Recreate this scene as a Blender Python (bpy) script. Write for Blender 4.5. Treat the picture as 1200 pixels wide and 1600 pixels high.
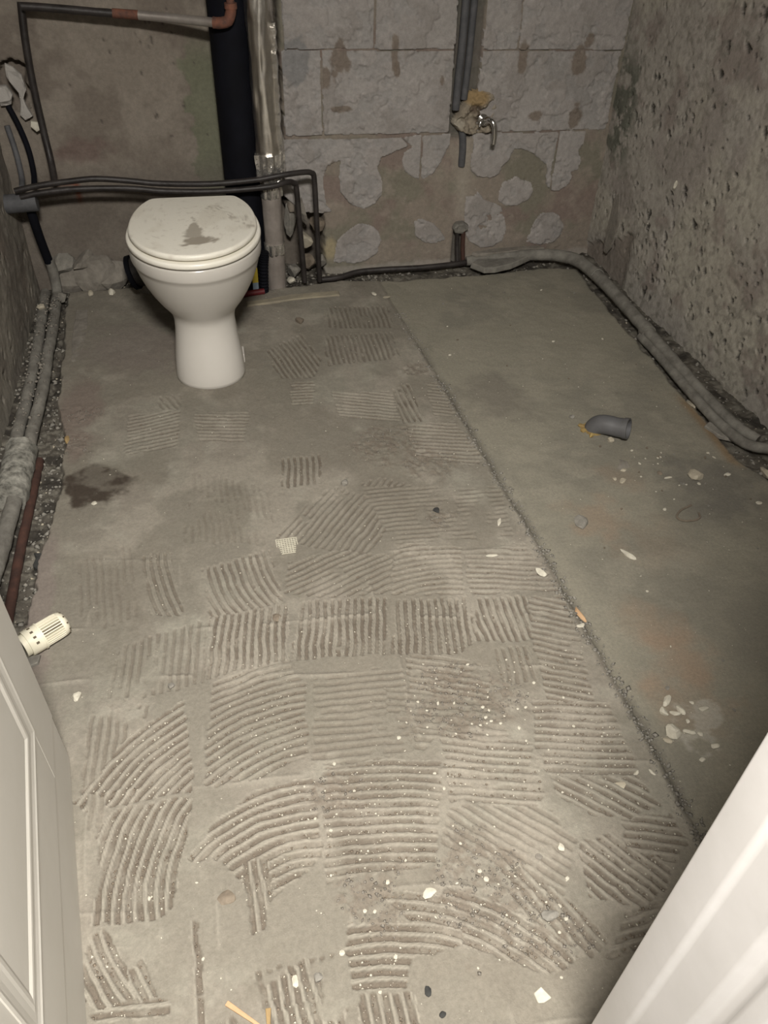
import bpy, bmesh, math, random
import numpy as np
from mathutils import Vector, Matrix

for o in list(bpy.data.objects):
    bpy.data.objects.remove(o)
SC = bpy.context.scene
COL = SC.collection

# ------------------------------------------------------------------ camera
PITCH, YAW, ROLL, CAM_H = math.radians(41.75), math.radians(14.5), math.radians(-1.95), 1.32
_f = Vector((math.sin(YAW) * math.cos(PITCH), math.cos(YAW) * math.cos(PITCH), -math.sin(PITCH)))
_r = Vector((math.cos(YAW), -math.sin(YAW), 0))
_d = _f.cross(_r)
_cr = math.cos(ROLL) * _r + math.sin(ROLL) * _d
_cd = -math.sin(ROLL) * _r + math.cos(ROLL) * _d
cam_data = bpy.data.cameras.new('camera')
cam = bpy.data.objects.new('camera', cam_data)
COL.objects.link(cam)
cam.matrix_world = Matrix(((_cr.x, -_cd.x, -_f.x, 0), (_cr.y, -_cd.y, -_f.y, 0), (_cr.z, -_cd.z, -_f.z, CAM_H), (0, 0, 0, 1)))
cam_data.sensor_fit = 'VERTICAL'
cam_data.sensor_height = 36.0
cam_data.lens = 1265.0 / 1600.0 * 36.0
cam_data.clip_start = 0.02
SC.camera = cam

# ------------------------------------------------------------------ light
world = bpy.data.worlds.new('world')
SC.world = world
world.use_nodes = True
bg = world.node_tree.nodes['Background']
bg.inputs['Color'].default_value = (1.0, 0.97, 0.93, 1)
bg.inputs['Strength'].default_value = 0.07
lamp_data = bpy.data.lights.new('corridor_ceiling_lamp', 'AREA')
lamp_data.shape = 'DISK'
lamp_data.size = 0.36
lamp_data.energy = 108.0
lamp_data.color = (1.0, 0.955, 0.885)
lamp = bpy.data.objects.new('corridor_ceiling_lamp', lamp_data)
COL.objects.link(lamp)
lamp.location = (0.07, -0.12, 2.03)
lamp.rotation_euler = (math.radians(6), 0, 0)
room_data = bpy.data.lights.new('bathroom_fill_light', 'AREA')  # unseen soft light added near the ceiling as general fill
room_data.shape = 'DISK'
room_data.size = 0.40
room_data.energy = 1.6
room_data.color = (1.0, 0.955, 0.89)
room_fill = bpy.data.objects.new('bathroom_fill_light', room_data)
COL.objects.link(room_fill)
room_fill.location = (0.35, 1.05, 2.36)
SC.view_settings.view_transform = 'Standard'
SC.view_settings.look = 'None'
SC.view_settings.gamma = 1.0
SC.view_settings.use_curve_mapping = False
SC.view_settings.exposure = 0.0

# ------------------------------------------------------------------ helpers
RNG = random.Random(7)
_lat = np.random.RandomState(11).rand(8, 256, 256)

def vn(x, y, s, k=0):
    """value noise 0..1 with cell size s"""
    L = _lat[k % 8]
    u = x / s + 37.3 * k; v = y / s + 91.7 * k
    iu = np.floor(u).astype(int); iv = np.floor(v).astype(int)
    fu = u - iu; fv = v - iv
    fu = fu * fu * (3 - 2 * fu); fv = fv * fv * (3 - 2 * fv)
    a = L[iu % 256, iv % 256]; b = L[(iu + 1) % 256, iv % 256]
    c = L[iu % 256, (iv + 1) % 256]; d = L[(iu + 1) % 256, (iv + 1) % 256]
    return (a * (1 - fu) + b * fu) * (1 - fv) + (c * (1 - fu) + d * fu) * fv

def fbm(x, y, s, k=0, n=4):
    r = 0; a = 0.5; t = 0
    for i in range(n):
        r = r + a * vn(x, y, s, k + i); t += a; a *= 0.55; s *= 0.47
    return r / t

def ss(x, a, b):
    t = np.clip((x - a) / (b - a), 0, 1)
    return t * t * (3 - 2 * t)

def mixc(c, col, m):
    return c * (1 - m[..., None]) + np.array(col) * m[..., None]

def inpoly(X, Y, poly):
    r = np.zeros(X.shape, bool)
    n = len(poly)
    for i in range(n):
        x0, y0 = poly[i]; x1, y1 = poly[(i + 1) % n]
        if y0 == y1:
            continue
        c = ((y0 > Y) != (y1 > Y)) & (X < (x1 - x0) * (Y - y0) / (y1 - y0) + x0)
        r ^= c
    return r

def link(name, me, mat=None, parent=None):
    o = bpy.data.objects.new(name, me)
    COL.objects.link(o)
    if mat is not None:
        me.materials.append(mat)
    if parent is not None:
        o.parent = parent
    return o

def tag(o, label=None, cat=None, group=None, kind=None):
    if label: o['label'] = label
    if cat: o['category'] = cat
    if group: o['group'] = group
    if kind: o['kind'] = kind
    return o

def empty(name, loc=(0, 0, 0), rz=0.0):
    o = bpy.data.objects.new(name, None)
    o.empty_display_size = 0.05
    COL.objects.link(o)
    o.location = loc
    o.rotation_euler = (0, 0, rz)
    return o

def grid_mesh(name, P, C=None, flip=False):
    n, m = P.shape[:2]
    me = bpy.data.meshes.new(name)
    me.vertices.add(n * m)
    me.vertices.foreach_set('co', P.reshape(-1).astype(np.float32))
    I = np.arange(n * m).reshape(n, m)
    q = np.stack([I[:-1, :-1], I[1:, :-1], I[1:, 1:], I[:-1, 1:]], -1).reshape(-1, 4)
    if flip:
        q = q[:, ::-1]
    k = len(q)
    me.loops.add(k * 4)
    me.loops.foreach_set('vertex_index', q.reshape(-1).astype(np.int32))
    me.polygons.add(k)
    me.polygons.foreach_set('loop_start', (np.arange(k) * 4).astype(np.int32))
    me.polygons.foreach_set('use_smooth', np.ones(k, bool))
    me.update(calc_edges=True)
    if C is not None:
        setcol(me, C.reshape(-1, 3))
    return me

def setcol(me, C):
    a = me.color_attributes.new('Col', 'FLOAT_COLOR', 'POINT')
    d = np.ones((len(me.vertices), 4), np.float32)
    d[:, :3] = C
    a.data.foreach_set('color', d.reshape(-1))

def pydata(name, V, F, smooth=True):
    me = bpy.data.meshes.new(name)
    me.from_pydata([tuple(v) for v in V], [], F)
    if smooth:
        me.polygons.foreach_set('use_smooth', [True] * len(me.polygons))
    me.update()
    return me

def from_bm(name, bm, smooth=False):
    me = bpy.data.meshes.new(name)
    bmesh.ops.recalc_face_normals(bm, faces=bm.faces[:])
    bm.to_mesh(me)
    bm.free()
    if smooth:
        me.polygons.foreach_set('use_smooth', [True] * len(me.polygons))
    return me

def crom(pts, n):
    P = [Vector(p) for p in pts]
    if n <= 1 or len(P) < 3:
        return P
    Q = [P[0] * 2 - P[1]] + P + [P[-1] * 2 - P[-2]]
    out = []
    for i in range(1, len(Q) - 2):
        a, b, c, d = Q[i - 1:i + 3]
        for k in range(n):
            t = k / n
            out.append(0.5 * ((2 * b) + (c - a) * t + (2 * a - 5 * b + 4 * c - d) * t * t + (3 * b - a - 3 * c + d) * t ** 3))
    out.append(P[-1])
    return out

def tube_mesh(name, pts, r, segs=16, sub=4, rough=0.0, hollow=0.0, rfun=None, seed=1):
    """tube along a smooth path; hollow > 0 leaves an open end with a wall that thick"""
    rg = random.Random(seed)
    P = crom(pts, sub)
    N = len(P)
    T = []
    for i in range(N):
        T.append((P[min(i + 1, N - 1)] - P[max(i - 1, 0)]).normalized())
    up = Vector((0, 0, 1)) if abs(T[0].z) < 0.9 else Vector((1, 0, 0))
    u = (up - T[0] * up.dot(T[0])).normalized()
    V = []; F = []
    def ring(i, rad):
        s = len(V)
        v = T[i].cross(u)
        for k in range(segs):
            a = 2 * math.pi * k / segs
            rr = rad * (1 + rough * (rg.random() - 0.5))
            V.append(P[i] + u * (rr * math.cos(a)) + v * (rr * math.sin(a)))
        return s
    rings = []
    for i in range(N):
        u = (u - T[i] * u.dot(T[i])).normalized()
        rad = rfun(i / (N - 1)) if rfun else r
        rings.append(ring(i, rad))
    if hollow > 0:
        for i in (N - 1, max(N - 1 - max(2, N // 3), 0)):
            rings.append(ring(i, (rfun(i / (N - 1)) if rfun else r) - hollow))
    for a, b in zip(rings[:-1], rings[1:]):
        for k in range(segs):
            k2 = (k + 1) % segs
            F.append((a + k, a + k2, b + k2, b + k))
    F.append(tuple(rings[0] + k for k in reversed(range(segs))))
    F.append(tuple(rings[-1] + k for k in range(segs)))
    me = pydata(name, V, F)
    bm = bmesh.new(); bm.from_mesh(me)
    bmesh.ops.recalc_face_normals(bm, faces=bm.faces[:])
    for e in bm.edges:
        if len(e.link_faces) == 2 and e.calc_face_angle() > 0.9:
            e.smooth = False
    bm.to_mesh(me); bm.free()
    return me

def box_bm(bm, x0, x1, y0, y1, z0, z1, bev=0.0):
    r = bmesh.ops.create_cube(bm, size=1.0)
    vs = r['verts']
    for v in vs:
        v.co = Vector(((x0 + x1) / 2 + v.co.x * (x1 - x0), (y0 + y1) / 2 + v.co.y * (y1 - y0), (z0 + z1) / 2 + v.co.z * (z1 - z0)))
    if bev:
        es = list({e for v in vs for e in v.link_edges})
        bmesh.ops.bevel(bm, geom=es, offset=bev, segments=2, affect='EDGES', profile=0.5)

def box_mesh(name, *a, bev=0.0):
    bm = bmesh.new(); box_bm(bm, *a, bev=bev)
    return from_bm(name, bm)

def loft(name, rings, cap0=True, cap1=True, smooth=True):
    V = []; F = []
    n = len(rings[0])
    for r in rings:
        V.extend(r)
    for i in range(len(rings) - 1):
        for k in range(n):
            k2 = (k + 1) % n
            F.append((i * n + k, i * n + k2, (i + 1) * n + k2, (i + 1) * n + k))
    if cap0: F.append(tuple(reversed(range(n))))
    if cap1: F.append(tuple((len(rings) - 1) * n + k for k in range(n)))
    me = pydata(name, V, F, smooth)
    return me

def stone_bm(bm, c, s, seed, rz=0.0, sub=1):
    rg = random.Random(seed)
    r = bmesh.ops.create_icosphere(bm, subdivisions=sub, radius=1.0)
    pl = [(Vector((rg.gauss(0, 1), rg.gauss(0, 1), rg.gauss(0, 1))).normalized(), rg.uniform(0.45, 0.85)) for _ in range(9)]
    M = Matrix.Rotation(rz, 3, 'Z')
    for v in r['verts']:
        p = v.co.copy()
        for nrm, d in pl:
            t = p.dot(nrm)
            if t > d: p -= nrm * (t - d)
        p *= 1.22 * (1 + 0.06 * (rg.random() - 0.5))
        p = Vector((p.x * s[0], p.y * s[1], p.z * s[2]))
        v.co = M @ p + Vector(c)

# ------------------------------------------------------------------ materials
def _nodes(name):
    m = bpy.data.materials.new(name)
    m.use_nodes = True
    nt = m.node_tree
    return m, nt, nt.nodes['Principled BSDF']

def mat(name, c1, c2=None, scale=30.0, rough=0.7, metal=0.0, bump=0.0, bscale=80.0, spec=0.4, detail=6.0, lo=0.35, hi=0.65):
    m, nt, b = _nodes(name)
    c2 = c2 or tuple(x * 0.8 for x in c1)
    tc = nt.nodes.new('ShaderNodeTexCoord')
    nz = nt.nodes.new('ShaderNodeTexNoise')
    nz.inputs['Scale'].default_value = scale
    nz.inputs['Detail'].default_value = detail
    nz.inputs['Roughness'].default_value = 0.65
    nt.links.new(tc.outputs['Object'], nz.inputs['Vector'])
    rp = nt.nodes.new('ShaderNodeValToRGB')
    rp.color_ramp.elements[0].position = lo
    rp.color_ramp.elements[1].position = hi
    rp.color_ramp.elements[0].color = (*c2, 1)
    rp.color_ramp.elements[1].color = (*c1, 1)
    nt.links.new(nz.outputs['Fac'], rp.inputs['Fac'])
    nt.links.new(rp.outputs['Color'], b.inputs['Base Color'])
    b.inputs['Roughness'].default_value = rough
    b.inputs['Metallic'].default_value = metal
    b.inputs['Specular IOR Level'].default_value = spec
    if bump:
        n2 = nt.nodes.new('ShaderNodeTexNoise')
        n2.inputs['Scale'].default_value = bscale
        n2.inputs['Detail'].default_value = 5
        nt.links.new(tc.outputs['Object'], n2.inputs['Vector'])
        bp = nt.nodes.new('ShaderNodeBump')
        bp.inputs['Strength'].default_value = bump
        bp.inputs['Distance'].default_value = 0.004
        nt.links.new(n2.outputs['Fac'], bp.inputs['Height'])
        nt.links.new(bp.outputs['Normal'], b.inputs['Normal'])
    return m

def matcol(name, rough=0.85, scale=120.0, amt=0.25, bump=0.35, bscale=260.0, spec=0.3):
    """colour from the mesh's Col attribute (stains, wear, painted shading) times a fine procedural grain"""
    m, nt, b = _nodes(name)
    at = nt.nodes.new('ShaderNodeAttribute'); at.attribute_name = 'Col'
    tc = nt.nodes.new('ShaderNodeTexCoord')
    nz = nt.nodes.new('ShaderNodeTexNoise')
    nz.inputs['Scale'].default_value = scale; nz.inputs['Detail'].default_value = 7; nz.inputs['Roughness'].default_value = 0.7
    nt.links.new(tc.outputs['Object'], nz.inputs['Vector'])
    mr = nt.nodes.new('ShaderNodeMapRange')
    mr.inputs['From Min'].default_value = 0.3; mr.inputs['From Max'].default_value = 0.7
    mr.inputs['To Min'].default_value = 1 - amt; mr.inputs['To Max'].default_value = 1 + amt
    nt.links.new(nz.outputs['Fac'], mr.inputs['Value'])
    vm = nt.nodes.new('ShaderNodeVectorMath'); vm.operation = 'SCALE'
    nt.links.new(at.outputs['Color'], vm.inputs[0]); nt.links.new(mr.outputs['Result'], vm.inputs['Scale'])
    nt.links.new(vm.outputs['Vector'], b.inputs['Base Color'])
    b.inputs['Roughness'].default_value = rough
    b.inputs['Specular IOR Level'].default_value = spec
    n2 = nt.nodes.new('ShaderNodeTexNoise')
    n2.inputs['Scale'].default_value = bscale; n2.inputs['Detail'].default_value = 5
    nt.links.new(tc.outputs['Object'], n2.inputs['Vector'])
    bp = nt.nodes.new('ShaderNodeBump')
    bp.inputs['Strength'].default_value = bump; bp.inputs['Distance'].default_value = 0.003
    nt.links.new(n2.outputs['Fac'], bp.inputs['Height'])
    nt.links.new(bp.outputs['Normal'], b.inputs['Normal'])
    return m

M = {}
M['floor'] = matcol('floor_mortar', 0.88, 150, 0.16, 0.35, 420)
M['wall'] = matcol('rough_wall', 0.92, 70, 0.16, 0.45, 190)
M['block'] = mat('block_grey', (0.37, 0.345, 0.325), (0.29, 0.265, 0.245), 14, 0.93, bump=0.5, bscale=120)
M['plaster'] = mat('patch_grey', (0.37, 0.35, 0.325), (0.31, 0.29, 0.265), 16, 0.93, bump=0.5, bscale=110)
M['paint'] = mat('white_gloss_paint', (0.64, 0.615, 0.565), (0.60, 0.575, 0.52), 5, 0.5, bump=0.05, bscale=30, spec=0.4)
M['frame_paint'] = mat('frame_gloss_paint', (0.58, 0.565, 0.56), (0.53, 0.515, 0.505), 6, 0.25, bump=0.08, bscale=26, spec=0.55)
M['ceiling'] = mat('ceiling_plaster', (0.45, 0.43, 0.40), None, 6, 0.9)
M['ceramic'] = mat('white_ceramic', (0.54, 0.515, 0.475), (0.505, 0.48, 0.44), 4, 0.20, spec=0.5)
M['seat'] = mat('white_seat_plastic', (0.80, 0.77, 0.69), (0.76, 0.73, 0.64), 5, 0.30, spec=0.5)
M['lid'] = matcol('dusty_lid', 0.42, 260, 0.04, 0.02, 300, 0.5)
M['black'] = mat('black_foam', (0.0050, 0.0055, 0.0095), (0.0030, 0.0032, 0.0050), 9, 0.8, spec=0.15)
M['dark_pipe'] = mat('dark_painted_steel', (0.036, 0.031, 0.029), (0.016, 0.013, 0.012), 22, 0.5, bump=0.3, bscale=60)
M['rust'] = mat('rusty_steel', (0.19, 0.075, 0.045), (0.075, 0.040, 0.032), 40, 0.8, bump=0.4)
M['dark_rust'] = mat('dark_rust', (0.075, 0.034, 0.024), (0.035, 0.018, 0.014), 30, 0.85, bump=0.4)
M['steel'] = mat('bare_steel_pipe', (0.36, 0.33, 0.30), (0.25, 0.22, 0.20), 14, 0.42, metal=0.5)
M['grey_pipe'] = mat('dusty_grey_pipe', (0.215, 0.205, 0.180), (0.120, 0.112, 0.098), 26, 0.88, bump=0.5, bscale=70)
M['lag'] = mat('mottled_lagging', (0.34, 0.33, 0.29), (0.085, 0.082, 0.070), 42, 0.92, bump=0.6, bscale=60)
M['conduit'] = mat('grey_conduit', (0.10, 0.10, 0.105), (0.065, 0.066, 0.070), 30, 0.7, bump=0.2)
M['foil'] = mat('crinkled_foil', (0.78, 0.75, 0.70), (0.60, 0.57, 0.53), 9, 0.30, metal=1.0, bump=0.5, bscale=24)
M['foil_tape'] = mat('foil_tape', (0.82, 0.80, 0.76), (0.62, 0.60, 0.57), 20, 0.22, metal=0.9, bump=1.0, bscale=60)
M['dust_foil'] = mat('dusty_foil', (0.27, 0.24, 0.215), (0.20, 0.175, 0.155), 14, 0.75, metal=0.1, bump=0.5, bscale=50)
M['chrome'] = mat('worn_chrome', (0.80, 0.80, 0.80), (0.62, 0.61, 0.59), 20, 0.16, metal=1.0)
M['foam'] = mat('yellowed_foam', (0.26, 0.19, 0.11), (0.17, 0.13, 0.085), 24, 0.9, bump=0.8, bscale=60)
M['pvc'] = mat('grey_drain_plastic', (0.115, 0.115, 0.120), (0.085, 0.083, 0.083), 18, 0.5)
M['dark'] = mat('painted_bore_shade', (0.012, 0.011, 0.010), None, 10, 0.9)
M['seal'] = mat('yellow_seal', (0.40, 0.29, 0.11), (0.22, 0.15, 0.06), 40, 0.6, bump=0.3)
M['knob'] = mat('ivory_plastic', (0.78, 0.74, 0.60), (0.66, 0.62, 0.49), 16, 0.42)
M['knob_dark'] = mat('knob_inside', (0.13, 0.105, 0.07), (0.08, 0.065, 0.045), 30, 0.8)
M['white_chip'] = mat('white_chip', (0.58, 0.55, 0.46), (0.44, 0.41, 0.34), 60, 0.8, bump=0.3)
M['beige'] = mat('beige_stone', (0.42, 0.38, 0.30), (0.32, 0.285, 0.22), 40, 0.9, bump=0.4)
M['grey_stone'] = mat('grey_stone', (0.25, 0.235, 0.205), (0.17, 0.16, 0.14), 50, 0.9, bump=0.5)
M['brown_stone'] = mat('brown_stone', (0.20, 0.165, 0.125), (0.13, 0.105, 0.08), 50, 0.9, bump=0.5)
M['mortar_lump'] = mat('mortar_lump', (0.235, 0.215, 0.185), (0.15, 0.135, 0.115), 22, 0.95, bump=0.8, bscale=70)
M['violet_lump'] = mat('violet_grey_lump', (0.17, 0.155, 0.16), (0.10, 0.09, 0.092), 50, 0.9, bump=0.6)
M['wood'] = mat('pale_wood', (0.50, 0.33, 0.19), (0.40, 0.25, 0.14), 30, 0.8)
M['wood_dark'] = mat('dirty_wood', (0.27, 0.20, 0.13), (0.18, 0.135, 0.09), 30, 0.85, bump=0.3)
M['ochre'] = mat('ochre_scrap', (0.34, 0.24, 0.11), (0.25, 0.17, 0.08), 30, 0.85)
M['red'] = mat('dark_red_plastic', (0.16, 0.018, 0.022), (0.10, 0.014, 0.016), 30, 0.5)
M['yellow'] = mat('yellow_print', (0.62, 0.47, 0.05), (0.50, 0.37, 0.04), 30, 0.6)
M['blue'] = mat('pale_blue_print', (0.30, 0.37, 0.43), (0.24, 0.30, 0.36), 30, 0.6)
M['mesh'] = mat('glass_fibre_mesh', (0.55, 0.52, 0.42), (0.45, 0.42, 0.34), 60, 0.8)
M['batten'] = mat('plastered_batten', (0.30, 0.265, 0.19), (0.22, 0.195, 0.15), 20, 0.9, bump=0.5)
M['rag'] = mat('dark_rag', (0.045, 0.045, 0.042), (0.025, 0.025, 0.024), 40, 0.95, bump=0.5)

# ------------------------------------------------------------------ floor
# notched-trowel strokes left in the tile adhesive: outline on the floor, straight ('l', direction)
# or swept ('a', centre of the sweep), depth, share of the stroke still open
STROKES = [
  ([(-0.325, 0.8),(-0.248, 0.909),(-0.129, 0.981),(-0.128, 0.782),(-0.183, 0.785),(-0.3, 0.778)], 'a', (0.037, 0.582), 1, 0.95),
  ([(-0.289, 0.76),(-0.237, 0.776),(-0.129, 0.773),(-0.144, 0.688),(-0.169, 0.587),(-0.194, 0.573),(-0.294, 0.586),(-0.277, 0.663)], 'a', (0.072, 0.595), 1, 1),
  ([(-0.091, 0.917),(-0.072, 1.015),(0.077, 1.035),(0.099, 0.966),(0.083, 0.81),(-0.005, 0.779),(-0.106, 0.784)], 'a', (0.089, 0.536), 0.8, 0.9),
  ([(-0.145, 0.66),(-0.1, 0.712),(-0.019, 0.761),(0.084, 0.764),(0.074, 0.617),(-0.01, 0.572),(-0.038, 0.589),(-0.104, 0.657)], 'a', (0.037, 0.446), 1, 0.95),
  ([(0.101, 0.773),(0.216, 0.774),(0.317, 0.745),(0.254, 0.566),(0.074, 0.574)], 'a', (0.031, -0.179), 0.85, 0.85),
  ([(-0.088, 1.019),(-0.066, 1.178),(0.101, 1.18),(0.077, 1.035)], 'l', (-0.177, -0.984), 1, 1),
  ([(-0.285, 1.015),(-0.25, 1.138),(-0.077, 1.175),(-0.093, 1.013),(-0.237, 0.995)], 'l', (-0.125, -0.992), 0.5, 0.75),
  ([(-0.313, 0.819),(-0.308, 0.993),(-0.237, 0.993),(-0.189, 0.975),(-0.259, 0.885)], 'l', (-0.105, -0.995), 0.55, 0.7),
  ([(0.083, 1.03),(0.126, 1.18),(0.251, 1.167),(0.312, 1.154),(0.273, 1.006)], 'l', (-0.21, -0.978), 1, 0.9),
  ([(0.286, 1.004),(0.332, 1.144),(0.484, 1.118),(0.469, 1.002),(0.425, 0.974)], 'l', (-0.2, -0.98), 1.1, 0.95),
  ([(0.465, 1.003),(0.504, 1.112),(0.616, 1.094),(0.588, 0.977),(0.512, 0.984)], 'l', (-0.042, -0.999), 1, 0.85),
  ([(0.58, 0.97),(0.619, 1.09),(0.694, 1.08),(0.68, 0.957),(0.64, 0.788),(0.56, 0.814),(0.564, 0.866)], 'l', (0.89, -0.457), 0.9, 0.85),
  ([(0.313, 0.989),(0.399, 0.979),(0.472, 0.931),(0.444, 0.846),(0.294, 0.89)], 'l', (0.918, -0.396), 0.9, 0.8),
  ([(0.493, 0.971),(0.568, 0.964),(0.555, 0.876),(0.484, 0.886)], 'l', (-0.1, -0.995), 0.6, 0.7),
  ([(0.324, 1.161),(0.362, 1.297),(0.403, 1.31),(0.519, 1.268),(0.48, 1.129)], 'a', (0.403, 0.912), 0.9, 0.9),
  ([(0.494, 1.126),(0.521, 1.242),(0.67, 1.255),(0.683, 1.166),(0.688, 1.095)], 'l', (0.97, -0.243), 0.9, 0.85),
  ([(0.533, 0.838),(0.67, 0.797),(0.663, 0.683),(0.662, 0.644),(0.5, 0.672),(0.498, 0.747)], 'l', (0.965, -0.261), 0.8, 0.85),
  ([(0.499, 0.67),(0.66, 0.64),(0.667, 0.579),(0.601, 0.569),(0.539, 0.593),(0.499, 0.638)], 'l', (0.728, -0.686), 0.9, 0.9),
  ([(0.501, 0.545),(0.569, 0.553),(0.634, 0.471),(0.608, 0.445),(0.553, 0.426),(0.482, 0.462)], 'l', (0.543, -0.84), 1, 0.95),
  ([(0.585, 0.573),(0.68, 0.558),(0.682, 0.505),(0.638, 0.479),(0.579, 0.525)], 'l', (0.923, -0.384), 0.8, 0.8),
  ([(0.524, 0.422),(0.603, 0.435),(0.514, 0.348),(0.471, 0.367)], 'l', (0.999, 0.036), 0.8, 0.8),
  ([(0.332, 0.797),(0.492, 0.748),(0.477, 0.646),(0.456, 0.623),(0.306, 0.668)], 'l', (0.956, -0.293), 0.6, 0.7),
  ([(0.303, 0.657),(0.478, 0.618),(0.495, 0.546),(0.441, 0.471),(0.361, 0.553),(0.27, 0.585)], 'l', (0.694, -0.72), 0.5, 0.6),
  ([(0.155, 0.535),(0.262, 0.52),(0.346, 0.48),(0.41, 0.409),(0.428, 0.377),(0.376, 0.365),(0.327, 0.398),(0.258, 0.436),(0.19, 0.487)], 'a', (0.09, 0.174), 1.1, 1),
  ([(0.365, 0.564),(0.441, 0.471),(0.483, 0.393),(0.442, 0.373),(0.408, 0.417),(0.349, 0.487)], 'l', (0.432, -0.902), 0.7, 0.75),
  ([(0.09, 0.5),(0.17, 0.492),(0.267, 0.458),(0.26, 0.438),(0.176, 0.433),(0.161, 0.396),(0.082, 0.41)], 'a', (0.04, -0.051), 1.1, 0.95),
  ([(0.091, 0.404),(0.17, 0.39),(0.168, 0.348),(0.16, 0.302),(0.08, 0.32)], 'l', (0.037, -0.999), 1.1, 0.9),
  ([(-0.118, 0.468),(0.064, 0.468),(0.069, 0.37),(0.066, 0.308),(-0.135, 0.353)], 'l', (0.157, -0.988), 1, 0.5),
  ([(-0.298, 0.568),(-0.27, 0.576),(-0.251, 0.548),(-0.223, 0.462),(-0.281, 0.465),(-0.3, 0.488)], 'a', (0.041, 0.666), 1.1, 1),
  ([(-0.053, 0.64),(-0.017, 0.632),(-0.015, 0.573),(-0.033, 0.528),(-0.053, 0.52)], 'l', (0.022, -1.0), 1.1, 0.9),
  ([(0.12, 0.977),(0.302, 0.97),(0.269, 0.769),(0.087, 0.782)], 'l', (0.994, -0.109), 0.45, 0.6),
  ([(0.299, 0.884),(0.435, 0.84),(0.462, 0.769),(0.332, 0.797),(0.275, 0.768)], 'l', (0.931, -0.365), 0.5, 0.6),
  ([(0.099, 1.395),(0.23, 1.539),(0.4, 1.557),(0.464, 1.512),(0.373, 1.361),(0.279, 1.288),(0.223, 1.321)], 'l', (0.64, 0.768), 0.7, 0.7),
  ([(0.151, 1.688),(0.259, 1.683),(0.235, 1.566),(0.138, 1.573)], 'l', (-0.136, -0.991), 0.9, 0.9),
  ([(0.512, 1.765),(0.65, 1.76),(0.679, 1.576),(0.643, 1.562),(0.505, 1.634)], 'l', (0.958, -0.287), 0.8, 0.8),
  ([(0.623, 1.965),(0.698, 1.95),(0.704, 1.781),(0.601, 1.785)], 'l', (0.928, -0.371), 0.6, 0.7),
  ([(0.515, 1.951),(0.576, 1.974),(0.57, 1.782),(0.506, 1.776)], 'l', (0.03, -1.0), 1, 0.95),
  ([(0.339, 1.968),(0.51, 1.945),(0.505, 1.788),(0.338, 1.846)], 'l', (0.938, -0.348), 0.8, 0.8),
  ([(0.225, 2.042),(0.301, 2.034),(0.278, 1.923),(0.215, 1.928)], 'l', (0.991, -0.137), 0.8, 0.9),
  ([(0.178, 2.229),(0.304, 2.326),(0.342, 2.159),(0.3, 2.056),(0.207, 2.074)], 'l', (0.219, -0.976), 0.9, 0.85),
  ([(0.373, 2.301),(0.601, 2.279),(0.587, 2.112),(0.351, 2.119)], 'l', (-0.043, -0.999), 0.7, 0.75),
  ([(0.415, 2.481),(0.623, 2.461),(0.607, 2.312),(0.401, 2.342)], 'l', (-0.068, -0.998), 0.7, 0.7),
  ([(-0.237, 1.966),(-0.094, 1.96),(-0.112, 1.785),(-0.245, 1.784)], 'l', (0.982, 0.191), 0.6, 0.8),
  ([(-0.055, 1.93),(0.099, 1.922),(0.063, 1.779),(-0.054, 1.803)], 'l', (0.975, -0.221), 0.6, 0.8),
  ([(-0.157, 2.041),(-0.09, 2.041),(-0.088, 1.968),(-0.15, 1.974)], 'l', (0.351, -0.936), 0.5, 0.8),
  ([(-0.206, 1.393),(-0.144, 1.391),(-0.121, 1.195),(-0.191, 1.21)], 'a', (0.465, 1.412), 0.8, 0.9),
  ([(-0.072, 1.324),(0.079, 1.355),(0.087, 1.183),(-0.066, 1.178)], 'a', (0.345, 1.344), 0.8, 0.9),
  ([(0.096, 1.213),(0.116, 1.305),(0.238, 1.322),(0.353, 1.281),(0.322, 1.166),(0.169, 1.184)], 'l', (0.929, 0.369), 0.7, 0.8),
  ([(0.329, 1.54),(0.679, 1.463),(0.655, 1.28),(0.367, 1.318)], 'l', (0.996, -0.087), 0.45, 0.6),
   ([(-0.29, 0.464),(-0.223, 0.47),(-0.174, 0.455),(-0.179, 0.439),(-0.281, 0.446)], 'l', (0.993, -0.116), 1, 1),
   ([(-0.241, 0.509),(-0.214, 0.521),(-0.196, 0.464),(-0.223, 0.469)], 'l', (0.385, -0.923), 1, 0.9),
   ([(-0.142, 0.562),(-0.129, 0.559),(-0.128, 0.383),(-0.146, 0.387)], 'l', (0.0, -1.0), 0.9, 0.8),
   ([(-0.045, 0.443),(0.016, 0.469),(0.021, 0.415),(-0.022, 0.408)], 'l', (0.075, -0.997), 1.2, 0.75),
   ([(-0.302, 0.817),(-0.275, 0.811),(-0.279, 0.752),(-0.305, 0.746)], 'l', (-0.115, -0.993), 0.4, 0.6),
   ([(0.251, 0.925),(0.45, 0.844),(0.41, 0.766),(0.245, 0.844)], 'l', (0.953, -0.302), 0.4, 0.6),
   ([(-0.349, 1.402),(-0.237, 1.443),(-0.204, 1.216),(-0.339, 1.174)], 'l', (0.064, -0.998), 0.3, 0.55),
   ([(-0.078, 1.674),(0.107, 1.585),(0.096, 1.374),(-0.122, 1.419)], 'l', (0.005, -1.0), 0.3, 0.5),
]
PITCH_M = 0.016

def axis(*segs):
    out = []
    for a, b, s in segs:
        n = max(1, int(round((b - a) / s)))
        out.extend(np.linspace(a, b, n, endpoint=False))
    out.append(segs[-1][1])
    return np.array(out)

def interp(y, pts):
    pts = sorted(pts)
    return np.interp(y, [p[0] for p in pts], [p[1] for p in pts])

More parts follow.
